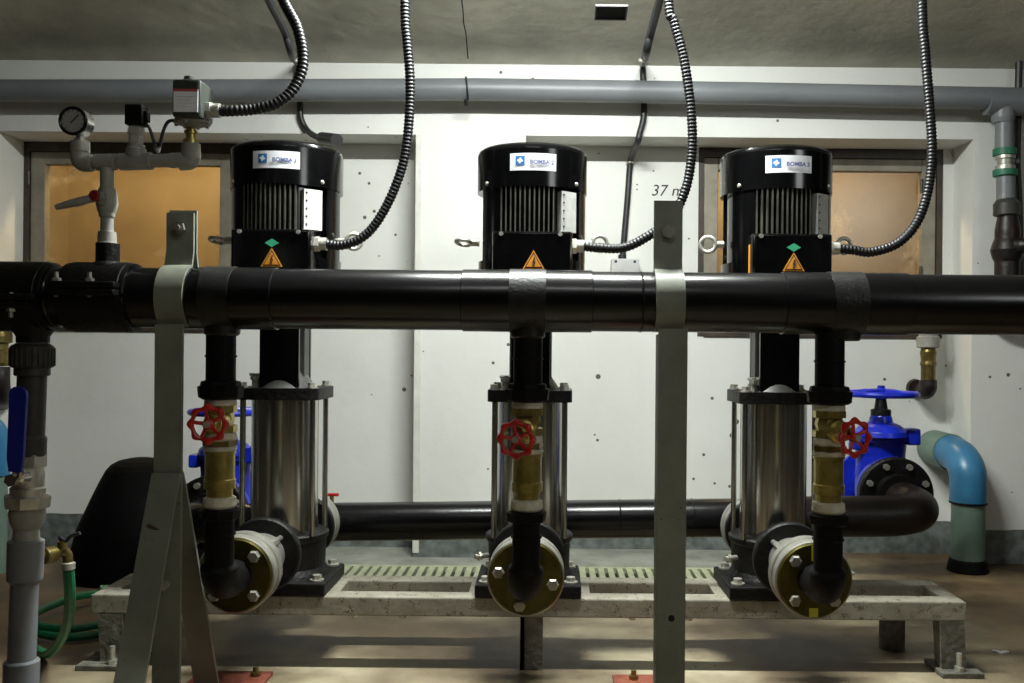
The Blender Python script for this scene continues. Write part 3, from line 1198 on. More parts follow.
def saddle(x0, x1, label, up):
    X0, X1 = hx(x0), hx(x1)
    xm = (X0 + X1) / 2
    t = thing('clamp_saddle', (xm, RY, HZ - 0.066), label, 'clamp', 'clamp saddles on the header')
    for s in (1, -1):
        b = B()
        pr = [(0.0645 * math.cos(a), 0.0645 * math.sin(a)) for a in [s * (0.06 + (PI - 0.12) * k / 16) for k in range(17)]]
        pr += [(0.0575 * math.cos(a), 0.0575 * math.sin(a)) for a in [s * (0.06 + (PI - 0.12) * k / 16) for k in range(16, -1, -1)]]
        b.prism(pr, lambda x, y, d: Vector((X0 + d, RY + x, HZ + y)), X1 - X0)
        for q in (-1, 1):
            b.span((X0 + 0.004, RY + q * 0.06, HZ + s * 0.001 + (0.012 if up else -0.012)), (X1 - 0.004, RY + q * 0.086, HZ + s * 0.013 + (0.012 if up else -0.012)), 0.003)
        b.rev((X0 + 0.006, RY, HZ), (1, 0, 0), [(0, 0.06), (0.004, 0.0665), (X1 - X0 - 0.016, 0.0665), (X1 - X0 - 0.012, 0.06)], 48) if s > 0 else None
        part(b, 'upper_shell' if s > 0 else 'lower_shell', 'black_cast', t)
    for x in ((X0 + 0.010, hx(108)) if up else (hx(4), hx(33))):
        b = B()
        zz = HZ + (0.012 if up else -0.012)
        e = 1 if up else -1
        b.cyl((x, RY - 0.074, zz - e * 0.016), (x, RY - 0.074, zz + e * 0.030), 0.0042, n=10)
        b.hexa((x, RY - 0.074, zz + e * 0.0125), (x, RY - 0.074, zz + e * 0.019), 0.0085)
        part(b, 'clamp_bolt', 'white_metal', t)
    b = B()
    s = 1 if up else -1
    if up:
        b.rev((hx(107), RY, HZ + 0.05), (0, 0, 1), [(0, 0.036), (0.012, 0.03), (0.018, 0.0215), (0.052, 0.0215)], 28)
    else:
        b.rev((hx(33), RY, HZ - 0.05), (0, 0, -1), [(0, 0.045), (0.018, 0.034), (0.026, 0.029), (0.038, 0.029)], 28)
    part(b, 'branch_boss', 'black_cast', t)
    return t


saddle(71, 136, 'black bolted clamp saddle on the header with the gauge branch on top', True)
saddle(-16, 55, 'black bolted clamp saddle on the header at the left picture edge', False)

# ================================================================== SUPPORT STANDS


def strap_path(s, top, yp):
    """half clamp: flat lug on top, arc round the header, s=-1 in front, +1 behind"""
    R = HR + 0.0045
    p = [(yp, top), (yp, HZ + R + 0.026)]
    for k in range(13):
        a = rad(78 - k * 140 / 12)
        p.append((RY + s * R * math.cos(a), HZ + R * math.sin(a)))
    return p


def stand(xc, top, label, left):
    wd = 0.0258 if left else 0.0268
    px = xc if left else xc + 0.005
    t = thing('pipe_support', (xc, 1.72, 0), label, 'support stand', 'grey pipe support stands')
    b = B()
    b.ribbon(strap_path(-1, top - (0.006 if left else 0), RY - 0.005), 0.006, xc - wd, xc + wd)
    part(b, 'front_strap', 'grey_paint', t)
    b = B()
    b.ribbon(strap_path(1, top, RY + 0.005), 0.006, xc - wd + 0.002, xc + wd + 0.002)
    part(b, 'back_strap', 'grey_paint', t)
    b = B()
    zc = top - 0.06 if not left else top - 0.036
    b.cyl((xc, RY - (0.027 if left else 0.018), zc), (xc, RY + 0.025, zc), 0.006, n=12)
    b.hexa((xc, RY - 0.02, zc), (xc, RY - 0.008, zc), 0.0125)
    b.hexa((xc, RY + 0.008, zc), (xc, RY + 0.016, zc), 0.0125)
    part(b, 'clamp_bolt', 'white_metal', t)
    b = B()
    b.span((px - wd, 1.718, 0.008), (px + wd, 1.726, HZ - 0.052), 0.001)
    post = part(b, 'post', 'grey_paint', t)
    b = B()
    zh = 0.62 if left else 0.655
    b.cyl((px + 0.002, 1.7165, zh), (px + 0.002, 1.722, zh), 0.009, n=16)
    part(b, 'bolt_hole_plug', 'grey_paint', post)
    b = B()
    if left:
        b.hexa((px - 0.004, 1.709, 0.295), (px - 0.004, 1.722, 0.295), 0.0105)
        part(b, 'strut_bolt', 'zinc', post)
    else:
        b.cyl((px + 0.001, 1.7176, 0.241), (px + 0.001, 1.722, 0.241), 0.0062, n=16)
        part(b, 'bolt_hole', 'dark_hole', post)
    b = B()
    if left:
        b.ribbon([(1.7295, 0.50), (1.745, 0.47), (1.94, 0.01)], 0.007, px - wd + 0.001, px + wd - 0.001)
        part(b, 'rear_strut', 'grey_paint', t)
    else:
        b.span((px - wd, 1.726, 0.008), (px - wd + 0.005, 1.765, HZ - 0.062), 0.001)
        part(b, 'post_flange', 'grey_paint', t)
    if left:
        b = B()
        b.ribbon([(1.714, 0.50), (1.703, 0.475), (1.50, 0.006)], 0.007, px - wd, px + wd)
        fs = part(b, 'front_strut', 'grey_paint', t)
        b = B()
        p = W(150, 534, 1.646)
        b.box((px + 0.004, 1.671, 0.405), (0.042, 0.004, 0.005), rot=Matrix.Rotation(rad(22), 3, 'Y'))  # dark diagonal mark on the strut, built as a thin bar
        part(b, 'dark_mark', 'bronze_frame', fs)
    b = B()
    b.span((xc - 0.075, 1.47 if left else 1.67, 0), (xc + (0.09 if left else 0.05), 2.09, 0.008), 0.001)
    bp = part(b, 'base_plate', 'rust_red', t, label='rusty red foot plate')
    b = B()
    for x, y in ((xc + (0.06 if left else -0.03), 2.06),):
        b.hexa((x, y, 0.008), (x, y, 0.017), 0.011)
        b.cyl((x, y, 0.008), (x, y, 0.028), 0.006, n=10)
    part(b, 'anchor_bolt', 'brass_dark', bp)
    return t


stand(-0.699, 0.993, 'grey flat-bar pipe support with splayed struts, left one', True)
stand(0.2255, 1.018, 'grey flat-bar pipe support with one upright post, right of the middle pump', False)

# ================================================================== INSTRUMENT TREE ON THE LEFT
def w13(px, py):
    return W(px, py, RY)


t = thing('gauge_branch', w13(107, 266), 'grey threaded pipe tree standing on the header under gauge and switches', 'pipe')


def vrev(t, name, m, px, py0, prof, n=24, label=None, D=RY):
    """vertical turned part: prof = [(py, half width px), ...] going upwards"""
    s = D / F
    base = W(px, py0, D)
    b = B()
    b.rev(base, (0, 0, 1), [((py0 - y) * s, r * s) for y, r in prof], n)
    return part(b, name, m, t, label)


vrev(t, 'union', 'fitting_grey', 107, 254, [(254, 9), (253, 10.5), (243, 10.5), (242.5, 9), (232, 8.5), (231.5, 6)])
vrev(t, 'riser', 'fitting_grey', 107, 234, [(234, 6.2), (214, 6.2)])
vrev(t, 'valve_tail', 'fitting_grey', 107, 217, [(217, 7.5), (209, 8)])
b = B()
b.cyl(w13(107, 189), w13(107, 168), 6.5 * RY / F)
part(b, 'riser', 'fitting_grey', t)
b = B()
c = w13(107, 200)
s = RY / F
b.rev(w13(107, 213), (0, 0, 1), [(0, 8 * s), (3 * s, 9.2 * s), (9 * s, 10.5 * s), (16 * s, 9.6 * s), (24 * s, 8 * s), (26 * s, 6.5 * s)], 28)
b.rev(c + Vector((0, -0.008, 0)), (0, -1, 0), [(0, 0.013), (0.016, 0.0115)], 20)
vb = part(b, 'valve_body', 'fitting_grey', t)
b = B()
b.rev(c + Vector((-0.008, -0.024, 0.003)), (0, -1, 0), [(0, 0.0105), (0.010, 0.0105), (0.013, 0.008)], 20)
part(b, 'valve_cap', 'dark_red', vb, label='dark red valve cap')
b = B()
b.tube([c + Vector((0.006, -0.025, 0.004)), c + Vector((-0.022, -0.030, -0.004)), c + Vector((-0.036, -0.032, -0.0085)), c + Vector((-0.065, -0.034, -0.016)), c + Vector((-0.079, -0.034, -0.020))],
       lambda i: (0.007, 0.0075, 0.0085, 0.0065, 0.005)[i], 10)
part(b, 'valve_lever', 'fitting_grey', vb)
# horizontal tee run
b = B()
zc = w13(107, 161).z
ZA = w13(84, 163).z
ZB = w13(198, 160).z
pA, pB = Vector((w13(80, 0).x, RY, ZA)), Vector((w13(196, 0).x, RY, ZB))
b.cyl(pA, pB, 0.0125, n=24)
for x0, x1, r in ((98, 117, 0.0155), (122, 153, 0.0165), (82, 92, 0.015), (172, 186, 0.0145)):
    d = (pB - pA)
    f0, f1 = (x0 - 80) / 116, (x1 - 80) / 116
    b.cyl(pA + d * f0, pA + d * f1, r, n=24)
part(b, 'cross_run', 'fitting_grey', t)
b = B()
b.tube(smooth_path([w13(92, 163), w13(84, 163), w13(80, 159), w13(80, 150)], 5), 0.0165, 20)
b.cyl(w13(80, 152), w13(80, 142), 0.0175)
part(b, 'elbow', 'fitting_grey', t)
b = B()
b.tube(smooth_path([w13(180, 162), w13(189, 161), w13(192, 156), w13(191, 150)], 5), 0.0165, 20)
b.cyl(w13(191, 158), w13(191, 144), 0.0175)
part(b, 'elbow', 'fitting_grey', t)
b = B()
b.rev(w13(136, 163), (0, 0, 1), [(0, 0.014), (0.012, 0.0185), (0.026, 0.0185), (0.028, 0.016), (0.034, 0.016)], 24)
part(b, 'socket', 'fitting_grey', t)

# pressure gauge
c = w13(76.5, 122.5)
t = thing('pressure_gauge', w13(80, 142), 'round pressure gauge with dark rim at the left end of the branch', 'gauge')
b = B()
b.rev(w13(80, 143), (0, 0, 1), [(0, 0.012), (0.008, 0.012), (0.009, 0.008), (0.016, 0.008)], 6)
part(b, 'nipple', 'white_metal', t)
b = B()
b.tube([w13(80, 137), w13(77, 132), w13(76, 128)], 0.0055, 10)
b.rev(c + Vector((0, -0.012, 0)), (0, 1, 0), [(0, 0.0265), (0.004, 0.027), (0.028, 0.0265), (0.032, 0.022)], 40)
part(b, 'case', 'chrome', t)
b = B()
b.torus(c + Vector((0, -0.013, 0)), (0, -1, 0), 0.0245, 0.0032, n=40)
part(b, 'bezel', 'black_paint', t)
b = B()
b.cyl(c + Vector((0, -0.0118, 0)), c + Vector((0, -0.0135, 0)), 0.0225, n=40)
part(b, 'dial', 'gauge_face', t)
b = B()
for k in range(11):
    a = rad(225 - 27 * k)
    e = Vector((math.cos(a), 0, math.sin(a)))
    b.tube([c + Vector((0, -0.014, 0)) + e * 0.017, c + Vector((0, -0.014, 0)) + e * 0.021], 0.0006, 4)
a = rad(45)
e = Vector((math.cos(a), 0, math.sin(a)))
b.tube([c + Vector((0, -0.0145, 0)) - e * 0.006, c + Vector((0, -0.0145, 0)) + e * 0.016], 0.0011, 6)
part(b, 'needle', 'ink_black', t)

# transmitter
t = thing('pressure_transmitter', w13(136, 146), 'small black pressure transmitter on a steel hex body, middle of the branch', 'sensor')
b = B()
b.rev(w13(136, 146), (0, 0, 1), [(0, 0.012), (0.006, 0.0135), (0.02, 0.0135), (0.021, 0.0155), (0.034, 0.0155), (0.036, 0.012), (0.04, 0.012)], 6, ph=0.2)
part(b, 'hex_body', 'zinc', t)
b = B()
pc = w13(136.5, 116)
b.box(pc, (0.034, 0.03, 0.039), 0.003)
b.span(pc + Vector((0.015, -0.008, -0.012)), pc + Vector((0.024, 0.008, 0.008)), 0.002)
part(b, 'connector', 'black_matt', t)

# pressure switch
t = thing('pressure_switch', w13(191, 144), 'square dark pressure switch with pale label at the right end of the branch', 'switch')
b = B()
b.rev(w13(191, 145), (0, 0, 1), [(0, 0.014), (0.01, 0.014), (0.011, 0.0095), (0.02, 0.0095), (0.021, 0.0125), (0.027, 0.0125), (0.028, 0.009), (0.036, 0.009)], 12)
part(b, 'nipple', 'brass', t)
b = B()
b.rev(w13(192, 128), (0, 0, 1), [(0, 0.012), (0.006, 0.026), (0.008, 0.034), (0.012, 0.034), (0.013, 0.027), (0.016, 0.027)], 28)
for k in range(8):
    a = 2 * PI * k / 8
    q = w13(192, 128) + Vector((0.03 * math.cos(a), 0.03 * math.sin(a), 0.004))
    b.hexa(q, q + Vector((0, 0, 0.012)), 0.0035)
part(b, 'diaphragm', 'fitting_grey', t)
q0 = w13(186, 122)
b = B()
b.span((-0.703, RY - 0.042, q0.z), (-0.650, RY + 0.028, w13(186, 85).z), 0.005)
sb = part(b, 'housing', 'dark_green_box', t)
fx0, fx1 = -0.703, -0.650
fr = RY - 0.0425
b = B()
b.span((fx0 + 0.004, fr - 0.001, W(186, 112, fr).z), (fx0 + 0.049, fr + 0.001, W(186, 89, fr).z))
lb = part(b, 'rating_label', 'paper', sb, label='pale label with a red top line')
b = B()
b.span((fx0 + 0.004, fr - 0.0016, W(186, 91.5, fr).z), (fx0 + 0.049, fr, W(186, 89, fr).z))
part(b, 'red_line', 'ink_red', lb)
b = B()
for k in range(4):
    b.span((fx0 + 0.009, fr - 0.0014, W(186, 97 + 3.4 * k, fr).z), (fx0 + 0.043 - 0.006 * (k % 2), fr, W(186, 96.3 + 3.4 * k, fr).z))
part(b, 'print', 'paper_grey', lb)
b = B()
b.hexa(w13(189, 88), w13(189, 80), 0.0125)
b.cyl(w13(189, 81), w13(189, 77), 0.009)
part(b, 'cap_knob', 'dark_green_box', t)
b = B()
gl = Vector((fx1, RY - 0.004, w13(200, 111).z))
b.hexa(gl, gl + Vector((0.008, 0, 0)), 0.017)
b.cyl(gl + Vector((0.008, 0, 0)), gl + Vector((0.024, 0, 0)), 0.0135)
part(b, 'cable_gland', 'zinc', t, label='silver cable gland')

# thin leads
b = B()
b.tube(smooth_path([w13(146, 122), w13(151, 132), w13(155, 146), W(158, 152, 1.8578)], 6), 0.0032, 8)
single(b, 'sensor_lead', 'cable', 'thin black lead hanging from the small pressure transmitter', 'cable')
b = B()
b.tube(smooth_path([W(176, 120, 1.8168), W(168, 122, 1.8304), W(163, 132, 1.8578), W(160, 146, 1.8714), W(158, 153, 1.8646)], 6), 0.0034, 8)
single(b, 'switch_lead', 'cable', 'thin black lead curving down from the square pressure switch', 'cable')


# ================================================================== CONDUITS AND CABLES
def corrugated(pts, label, r=0.0115, pitch=0.0084):
    path = resample(smooth_path(pts, 14), pitch / 4)
    b = B()
    b.tube(path, lambda i: r if i % 4 in (0, 1) else r * 0.86, 12)
    return single(b, 'flexible_conduit', 'conduit', label, 'conduit', 'corrugated conduits', sharp=60)


def up_to_ceiling(p):
    """last point: straight up to the concrete"""
    z = CEIL_Z + SLOPE * (WALL_Y - p.y) if p.y > FLAT_Y else FLAT_Z
    return Vector((p.x, p.y, z - 0.004))


g = gl + Vector((0.02, 0, 0))
pts = [g, g + Vector((0.03, 0, 0)), W(255, 109, 1.7826), W(277, 103, 1.7895), W(294, 88, 1.8031), W(303, 62, 1.8168), W(298, 30, 1.8304), W(285, 4, 1.8441), W(272, -25, 1.8578), W(258, -60, 1.8851)]
pts.append(up_to_ceiling(W(247, -110, 1.8987)))
corrugated(pts, 'black corrugated conduit curling from the pressure switch to the ceiling', r=0.0112)
for i, ps in enumerate((
        [(358, 240), (374, 226), (391, 197), (404, 160), (409, 120), (410, 80), (407, 40), (405, 0)],
        [(622, 248), (645, 238), (671, 218), (686, 188), (692, 150), (691, 110), (684, 60), (674, 22), (668, -6)],
        [(872, 252), (898, 243), (917, 222), (928, 190), (932, 150), (929, 100), (925, 50), (922, 0)])):
    A = Vector((PX[i], AY, FT))
    g = A + Vector((0.1205, -0.105, 0.805))
    y0 = g.y
    pts = [g, g + Vector((0.03, 0.0, -0.003))] + [W(px, py, y0) for px, py in ps]
    pts.append(up_to_ceiling(W(ps[-1][0] - (2, 10, 3)[i], -70, y0)))
    corrugated(pts, ('black corrugated conduit from the left pump motor up to the ceiling',
                     'black corrugated conduit from the middle pump motor passing behind the right stand',
                     'black corrugated conduit from the right pump motor in front of the window')[i])

off = Vector((0, 0, -0.012))
b = B()
pts = [Wceil(215, -190) + off, Wceil(248, -70) + off, Wceil(262, -20) + off, Wceil(270, -2) + off, Wceil(285, 28) + off, Wceil(297, 56) + Vector((0, -0.05, -0.016)), W(298, 64, WALL_Y - 0.03), W(299, 74, WALL_Y - 0.019), W(300, 100, WALL_Y - 0.014), W(301, 118, WALL_Y - 0.012),
       W(308, 131, WALL_Y - 0.02), W(320, 138, 3.1418), W(335, 139, 3.0052)]
b.tube(smooth_path(pts, 6), 0.0105, 12)
t = single(b, 'black_cable', 'cable', 'smooth black cable down the wall behind the left pump motor', 'cable', 'smooth black cables')
b = B()
b.tube([W(322, 138, 3.1281), W(330, 139, 3.0598), W(337, 140, 2.9779)], 0.02, 14)
part(b, 'cable_boot', 'cable', t)
b = B()
b.torus(Wceil(297, 56) + Vector((0, -0.008, -0.014)), (0.1, 0.5, -1), 0.012, 0.004, n=16)
part(b, 'clip', 'zinc', t)
b = B()
pts = [Wceil(690, -190) + off, Wceil(673, -70) + off, Wceil(664, -20) + off, Wceil(659, -2) + off, Wceil(651, 28) + off, Wceil(643.5, 56) + Vector((0, -0.05, -0.016)), W(643, 64, WALL_Y - 0.03), W(643, 74, WALL_Y - 0.019), W(644, 96, WALL_Y - 0.014), W(643.5, 118, WALL_Y - 0.012),
       W(640, 132, WALL_Y - 0.016), W(638, 141, WALL_Y - 0.012), W(635, 148, WALL_Y + 0.06), W(632, 156, BAY_Y - 0.03), W(630, 165, BAY_Y - 0.012), W(627, 205, BAY_Y - 0.012), W(622, 262, BAY_Y - 0.014)]
b.tube(smooth_path(pts, 6), 0.0112, 12)
t = single(b, 'black_cable', 'cable', 'smooth black cable down the wall into the small grey box', 'cable', 'smooth black cables')
b = B()
b.torus(Wceil(643.5, 56) + Vector((0, -0.008, -0.014)), (0.1, 0.5, -1), 0.012, 0.004, n=16)
b.torus(W(630, 163, BAY_Y - 0.012), (0.1, 0, -1), 0.0122, 0.0035, n=16)
part(b, 'clip', 'zinc', t)
c = W(624.5, 280, BAY_Y - 0.03)
t = thing('junction_box', c - Vector((0, 0, 0.075)), 'small pale grey junction box on the wall, just above the header', 'junction box')
b = B()
b.box(c, (0.098, 0.056, 0.15), 0.004)
part(b, 'box', 'box_grey', t)
b = B()
b.cyl(c + Vector((-0.008, 0.012, 0.074)), c + Vector((-0.008, 0.012, 0.092)), 0.015, n=16)
part(b, 'gland', 'cable', t)
for x in (-0.034, 0.034):
    b = B()
    b.cyl(c + Vector((x, -0.027, 0.064)), c + Vector((x, -0.0295, 0.064)), 0.005, n=10)
    part(b, 'screw', 'ink_black', t)

# ================================================================== GREY PIPE ALONG THE TOP OF THE WALL
GY = 3.17
t = thing('wall_pipe', W(548, 104, GY), 'long grey plastic pipe running along the top of the wall', 'pipe')
pa, pb = Vector((XL + 0.002, GY, W(-30, 93, GY).z)), W(996, 98.5, GY)
b = B()
b.tube([pa, W(250, 90.5, GY), W(480, 89.5, GY), W(750, 93.5, GY), pb], 0.0375, 32)
part(b, 'pipe', 'grey_pvc', t)
b = B()
tc_ = W(1003, 101, GY)
b.cyl(W(986, 101, GY), W(1030, 102, GY), 0.047, n=32)
b.cyl(W(1030, 102, GY), Vector((XR - 0.002, GY, W(1030, 102, GY).z)), 0.0375, n=32)
b.rev(tc_, (0, 0, -1), [(0, 0.04), (0.06, 0.037), (0.075, 0.032)], 28)
part(b, 'tee', 'grey_pvc', t)
b = B()
b.torus(W(467, 89.6, GY), (1, 0.08, 0.1), 0.041, 0.0032, n=32, m=8)
b.cyl(W(466, 100, GY - 0.02), W(466, 105, GY - 0.01), 0.007, n=10)
part(b, 'hanger_clip', 'cable', t)

t = thing('branch_drop', W(1006, 285, GY), 'vertical grey pipe with green rings and small valve at the right edge', 'pipe')


def drop(name, m, prof, px, label=None, n=28):
    b = B()
    y0 = prof[0][0]
    base = W(px, y0, GY)
    s = GY / F
    b.rev(base, (0, 0, 1), [((y0 - y) * s, r * s) for y, r in prof], n)
    return part(b, name, m, t, label)


drop('upper_pipe', 'grey_pvc', [(152, 8.6), (108, 8.6)], 1004)
drop('upper_ring', 'green_ring', [(156, 9), (155.5, 11), (149, 11), (148.5, 9)], 1004.5, 'green ring')
drop('mini_valve', 'zinc', [(171, 8), (170, 9.5), (166, 9.5), (165, 7), (160, 7.5), (159, 9.5), (156, 9.5)], 1005, 'steel valve body')
b = B()
q = W(1005, 162.5, GY)
b.rev(q, (1, -0.4, 0), [(0, 0.02), (0.03, 0.017), (0.032, 0.011), (0.045, 0.011)], 16)
part(b, 'valve_stem', 'grey_pvc_dark', t)
drop('lower_ring', 'green_ring', [(177, 9), (176, 11.5), (170, 11.5), (169.5, 9)], 1005, 'green ring')
drop('lower_pipe', 'grey_pvc', [(203, 8.6), (176, 8.6)], 1005.5)
drop('coupling', 'grey_pvc_dark', [(216, 11), (215, 12.5), (204, 12.5), (199, 9)], 1006.5)
drop('dark_valve', 'brown_pipe', [(306, 9.5), (278, 9.5), (277, 12), (262, 12), (258, 14), (250, 16), (243, 14), (238, 12), (230, 12), (216, 9.5)], 1007)
b = B()
q = W(1007, 303, GY)
b.tube(smooth_path([q + Vector((0, 0, 0.02)), q + Vector((0, 0, -0.03)), q + Vector((0, 0.03, -0.055)), Vector((q.x, WALL_Y - 0.002, q.z - 0.058))], 5), 0.035, 18)
part(b, 'outlet_elbow', 'brown_pipe', t)
b = B()
q = W(1007, 247, GY)
b.rev(q, (0.6, -1, 0), [(0.02, 0.03), (0.06, 0.026), (0.075, 0.02)], 18)
part(b, 'valve_bonnet', 'brown_pipe', t)
b = B()
b.tube(smooth_path([W(1019, 60, 3.2101), W(1018, 110, 3.2101), W(1017, 160, 3.2101), W(1019, 210, 3.2101), W(1022, 330, 3.2101)], 6), 0.012, 10)
single(b, 'black_cable', 'cable', 'smooth black cable behind the vertical grey pipe at the right edge', 'cable', 'smooth black cables')

# ================================================================== LEFT PLASTIC COLUMN
t = thing('supply_column', W(20, 683, RY), 'vertical grey and dark plastic pipe column with ball valve at the left edge', 'pipe column')


def cx(y):
    return 33.5 - (y - 340) * 12.5 / 340


def col(name, m, prof, n=28, label=None, par=None, ph=0.0):
    b = B()
    s = RY / F
    p0, p1 = W(cx(prof[0][0]), prof[0][0], RY), W(cx(prof[-1][0]), prof[-1][0], RY)
    ax = (p1 - p0)
    y0, y1 = prof[0][0], prof[-1][0]
    b.rev(p0, ax, [((y0 - y) / (y0 - y1) * ax.length, r * s) for y, r in prof], n, ph)
    return part(b, name, m, par or t, label)


# union nut with ribs
b = B()
s = RY / F
p0 = W(cx(376), 376, RY)
b.rev(p0, (0, 0, 1), [(0, 14.5 * s), (1 * s, 16.5 * s), (8 * s, 16.5 * s), (9 * s, 19.5 * s), (29 * s, 20 * s), (31 * s, 18 * s), (33 * s, 14 * s)], 32)
for k in range(24):
    a = 2 * PI * k / 24
    q = p0 + Vector((19.8 * s * math.cos(a), 19.8 * s * math.sin(a), 10 * s))
    b.cyl(q, q + Vector((0, 0, 18 * s)), 0.0022, n=6)
part(b, 'union_nut', 'grey_pvc_dark', t, 'dark ribbed union nut')
col('upper_pipe', 'grey_pvc_dark', [(442, 13.5), (372, 13.5)])
col('adapter', 'grey_pvc_dark', [(456, 14), (455, 15.5), (438, 15.5), (435, 13.5)])
col('hex_end', 'zinc', [(467, 14), (466, 16.5), (454, 16.5), (453, 14)], 6, ph=0.25)
vb = col('valve_body', 'zinc', [(496, 13), (494, 16), (488, 16.5), (486, 14.5), (474, 15), (470, 14), (466, 14)], 32, 'chromed ball valve body')
col('hex_end', 'zinc', [(508, 17), (507, 21), (496, 22), (494, 18)], 8, ph=0.2)
col('tail', 'fitting_grey', [(528, 13), (523, 15), (514, 17), (507, 16)])
col('threaded_neck', 'fitting_grey', [(542, 12), (540, 12.5), (527, 11.5)])
col('coupler', 'grey_pvc', [(583, 13), (579, 16.5), (541, 16.8), (539, 13)])
col('lower_pipe', 'grey_pvc', [(668, 13), (578, 13)])
col('coupler', 'grey_pvc', [(735, 16.5), (661, 16.5), (659, 13)])
b = B()
pv = W(20, 478, 1.7239)
b.rev(pv + Vector((0, 0.012, 0)), (0, -1, 0), [(0, 0.015), (0.02, 0.012), (0.024, 0.008), (0.036, 0.008)], 16)
b.hexa(pv + Vector((0, -0.022, 0)), pv + Vector((0, -0.032, 0)), 0.012)
b.tube(smooth_path([pv + Vector((0.012, -0.018, 0.004)), pv + Vector((0.014, -0.022, 0.016)), pv + Vector((0.004, -0.022, 0.03))], 4), 0.006, 8)
part(b, 'valve_spindle', 'chrome', vb)
b = B()
h0, h1 = W(14, 470, 1.687), W(18, 388, 1.673)
ax = (h1 - h0).normalized()
sd = ax.cross(Vector((0, 1, 0))).normalized()
pr = []
for x, y in ((-0.010, -0.004), (0.012, -0.004), (0.0145, 0.02), (0.0155, 0.135)):
    pr.append((x, y))
for k in range(7):
    a = PI * k / 6
    pr.append((0.0155 * math.cos(a), 0.140 + 0.013 * math.sin(a)))
pr += [(-0.0155, 0.135), (-0.0145, 0.02)]
b.prism(pr, lambda x, y, d: h0 - sd * x + ax * y + Vector((0, d, 0)), 0.008)
part(b, 'lever', 'blue_dark', vb, 'blue coated lever')

# fittings at the extreme left edge
t = thing('wall_elbow', W(2, 400, 3.1418), 'brass and dark pipe elbow half cut off at the left picture edge', 'pipe fitting')
b = B()
b.rev(W(-1, 366, 3.1418), (0, 0, 1), [(0, 0.03), (0.01, 0.036), (0.05, 0.036), (0.055, 0.028), (0.075, 0.028), (0.08, 0.04), (0.1, 0.04), (0.2, 0.03)], 20)
part(b, 'nipple', 'brass_dark', t)
b = B()
b.tube(smooth_path([W(-1, 367, 3.1418), W(-1, 385, 3.1418), W(1, 396, 3.1828), W(2, 400, 3.2784), W(2, 401, 3.4013)], 5), 0.034, 18)
part(b, 'elbow', 'brown_pipe', t)
t = thing('blue_pipe', W(-6, 575, 3.0052), 'light blue plastic pipe at the extreme left picture edge', 'pipe')
b = B()
q = W(-8, 475, 3.0052)
qz = W(-6, 426, 3.0052).z
b.tube(smooth_path([q, Vector((q.x, q.y, qz - 0.06)), Vector((q.x - 0.012, q.y, qz - 0.022)), Vector((q.x - 0.05, q.y, qz)), Vector((-1.92, q.y, qz))], 6), 0.052, 24)
part(b, 'elbow', 'pale_blue_pvc', t)
b = B()
q = W(-8, 476, 3.0052)
b.cyl((q.x, q.y, 0.0), q, 0.045, n=24)
part(b, 'pipe', 'green_grey_pvc', t)

# ================================================================== SUCTION MANIFOLD AND BLUE VALVES
MY = 2.57
mz0, mz1 = 0.246, 0.285
XE0, XE1 = -0.985, 1.022


def mz(x):
    return mz0 + (mz1 - mz0) * (x - XE0) / (XE1 - XE0)


t = thing('suction_manifold', (0, MY, mz(0) - 0.055), 'black suction pipe running behind the pumps low along the wall', 'pipe')
b = B()
pts = [Vector((XE0, 2.735, mz0)), Vector((XE0, 2.66, mz0)), Vector((XE0 + 0.02, 2.595, mz0)), Vector((XE0 + 0.07, MY, mz0 + 0.001)), Vector((XE0 + 0.15, MY, mz(XE0 + .15)))]
b.tube(smooth_path(pts, 6), 0.054, 28)
part(b, 'elbow', 'black_pipe', t)
b = B()
b.cyl((XE0 + 0.14, MY, mz(XE0 + .14)), (0.66, MY, mz(0.66)), 0.0525, n=32)
for x in (-0.12, 0.40, 0.2):
    b.torus((x, MY, mz(x)), (1, 0, 0), 0.0525, 0.002, n=32, m=6)
part(b, 'pipe', 'black_pipe', t)
b = B()
pts = [Vector((0.64, MY, mz(0.64))), Vector((0.80, MY, mz(0.80))), Vector((0.94, MY, mz(0.94))), Vector((1.005, MY + 0.012, mz1 + .004)), Vector((1.042, MY + 0.05, mz1 + .008)), Vector((1.042, MY + 0.09, mz1 + .013)), Vector((1.03, 2.735, mz1 + .02))]
b.tube(smooth_path(pts, 7), 0.056, 28)
part(b, 'elbow', 'brown_pipe', t, 'rusty brown elbow')
for i in range(3):
    b = B()
    z = ZP
    b.rev((PX[i], AY + 0.176, z), (0, 1, 0), [(0, 0.079), (0.003, 0.0825), (0.02, 0.0825), (0.024, 0.078), (0.03, 0.078), (0.033, 0.0825), (0.052, 0.0825), (0.055, 0.075)], 44)
    part(b, 'tee_flange', 'fitting_grey', t)
    b = B()
    b.cyl((PX[i], AY + 0.23, z), (PX[i], MY, mz(PX[i])), 0.047, n=28)
    part(b, 'tee_stub', 'black_pipe', t)
t2 = thing('drain_cock', (-0.592, 2.57, mz(-0.592) + 0.05), 'tiny red lever on the suction pipe beside the left pump', 'valve')
b = B()
q = Vector((-0.592, MY, mz(-0.592) + 0.05))
b.cyl(q, q + Vector((0, 0, 0.022)), 0.006, n=10)
part(b, 'stem', 'brass', t2)
b = B()
b.box(q + Vector((-0.004, 0, 0.025)), (0.046, 0.012, 0.008), 0.002)
part(b, 'lever', 'red_paint', t2)


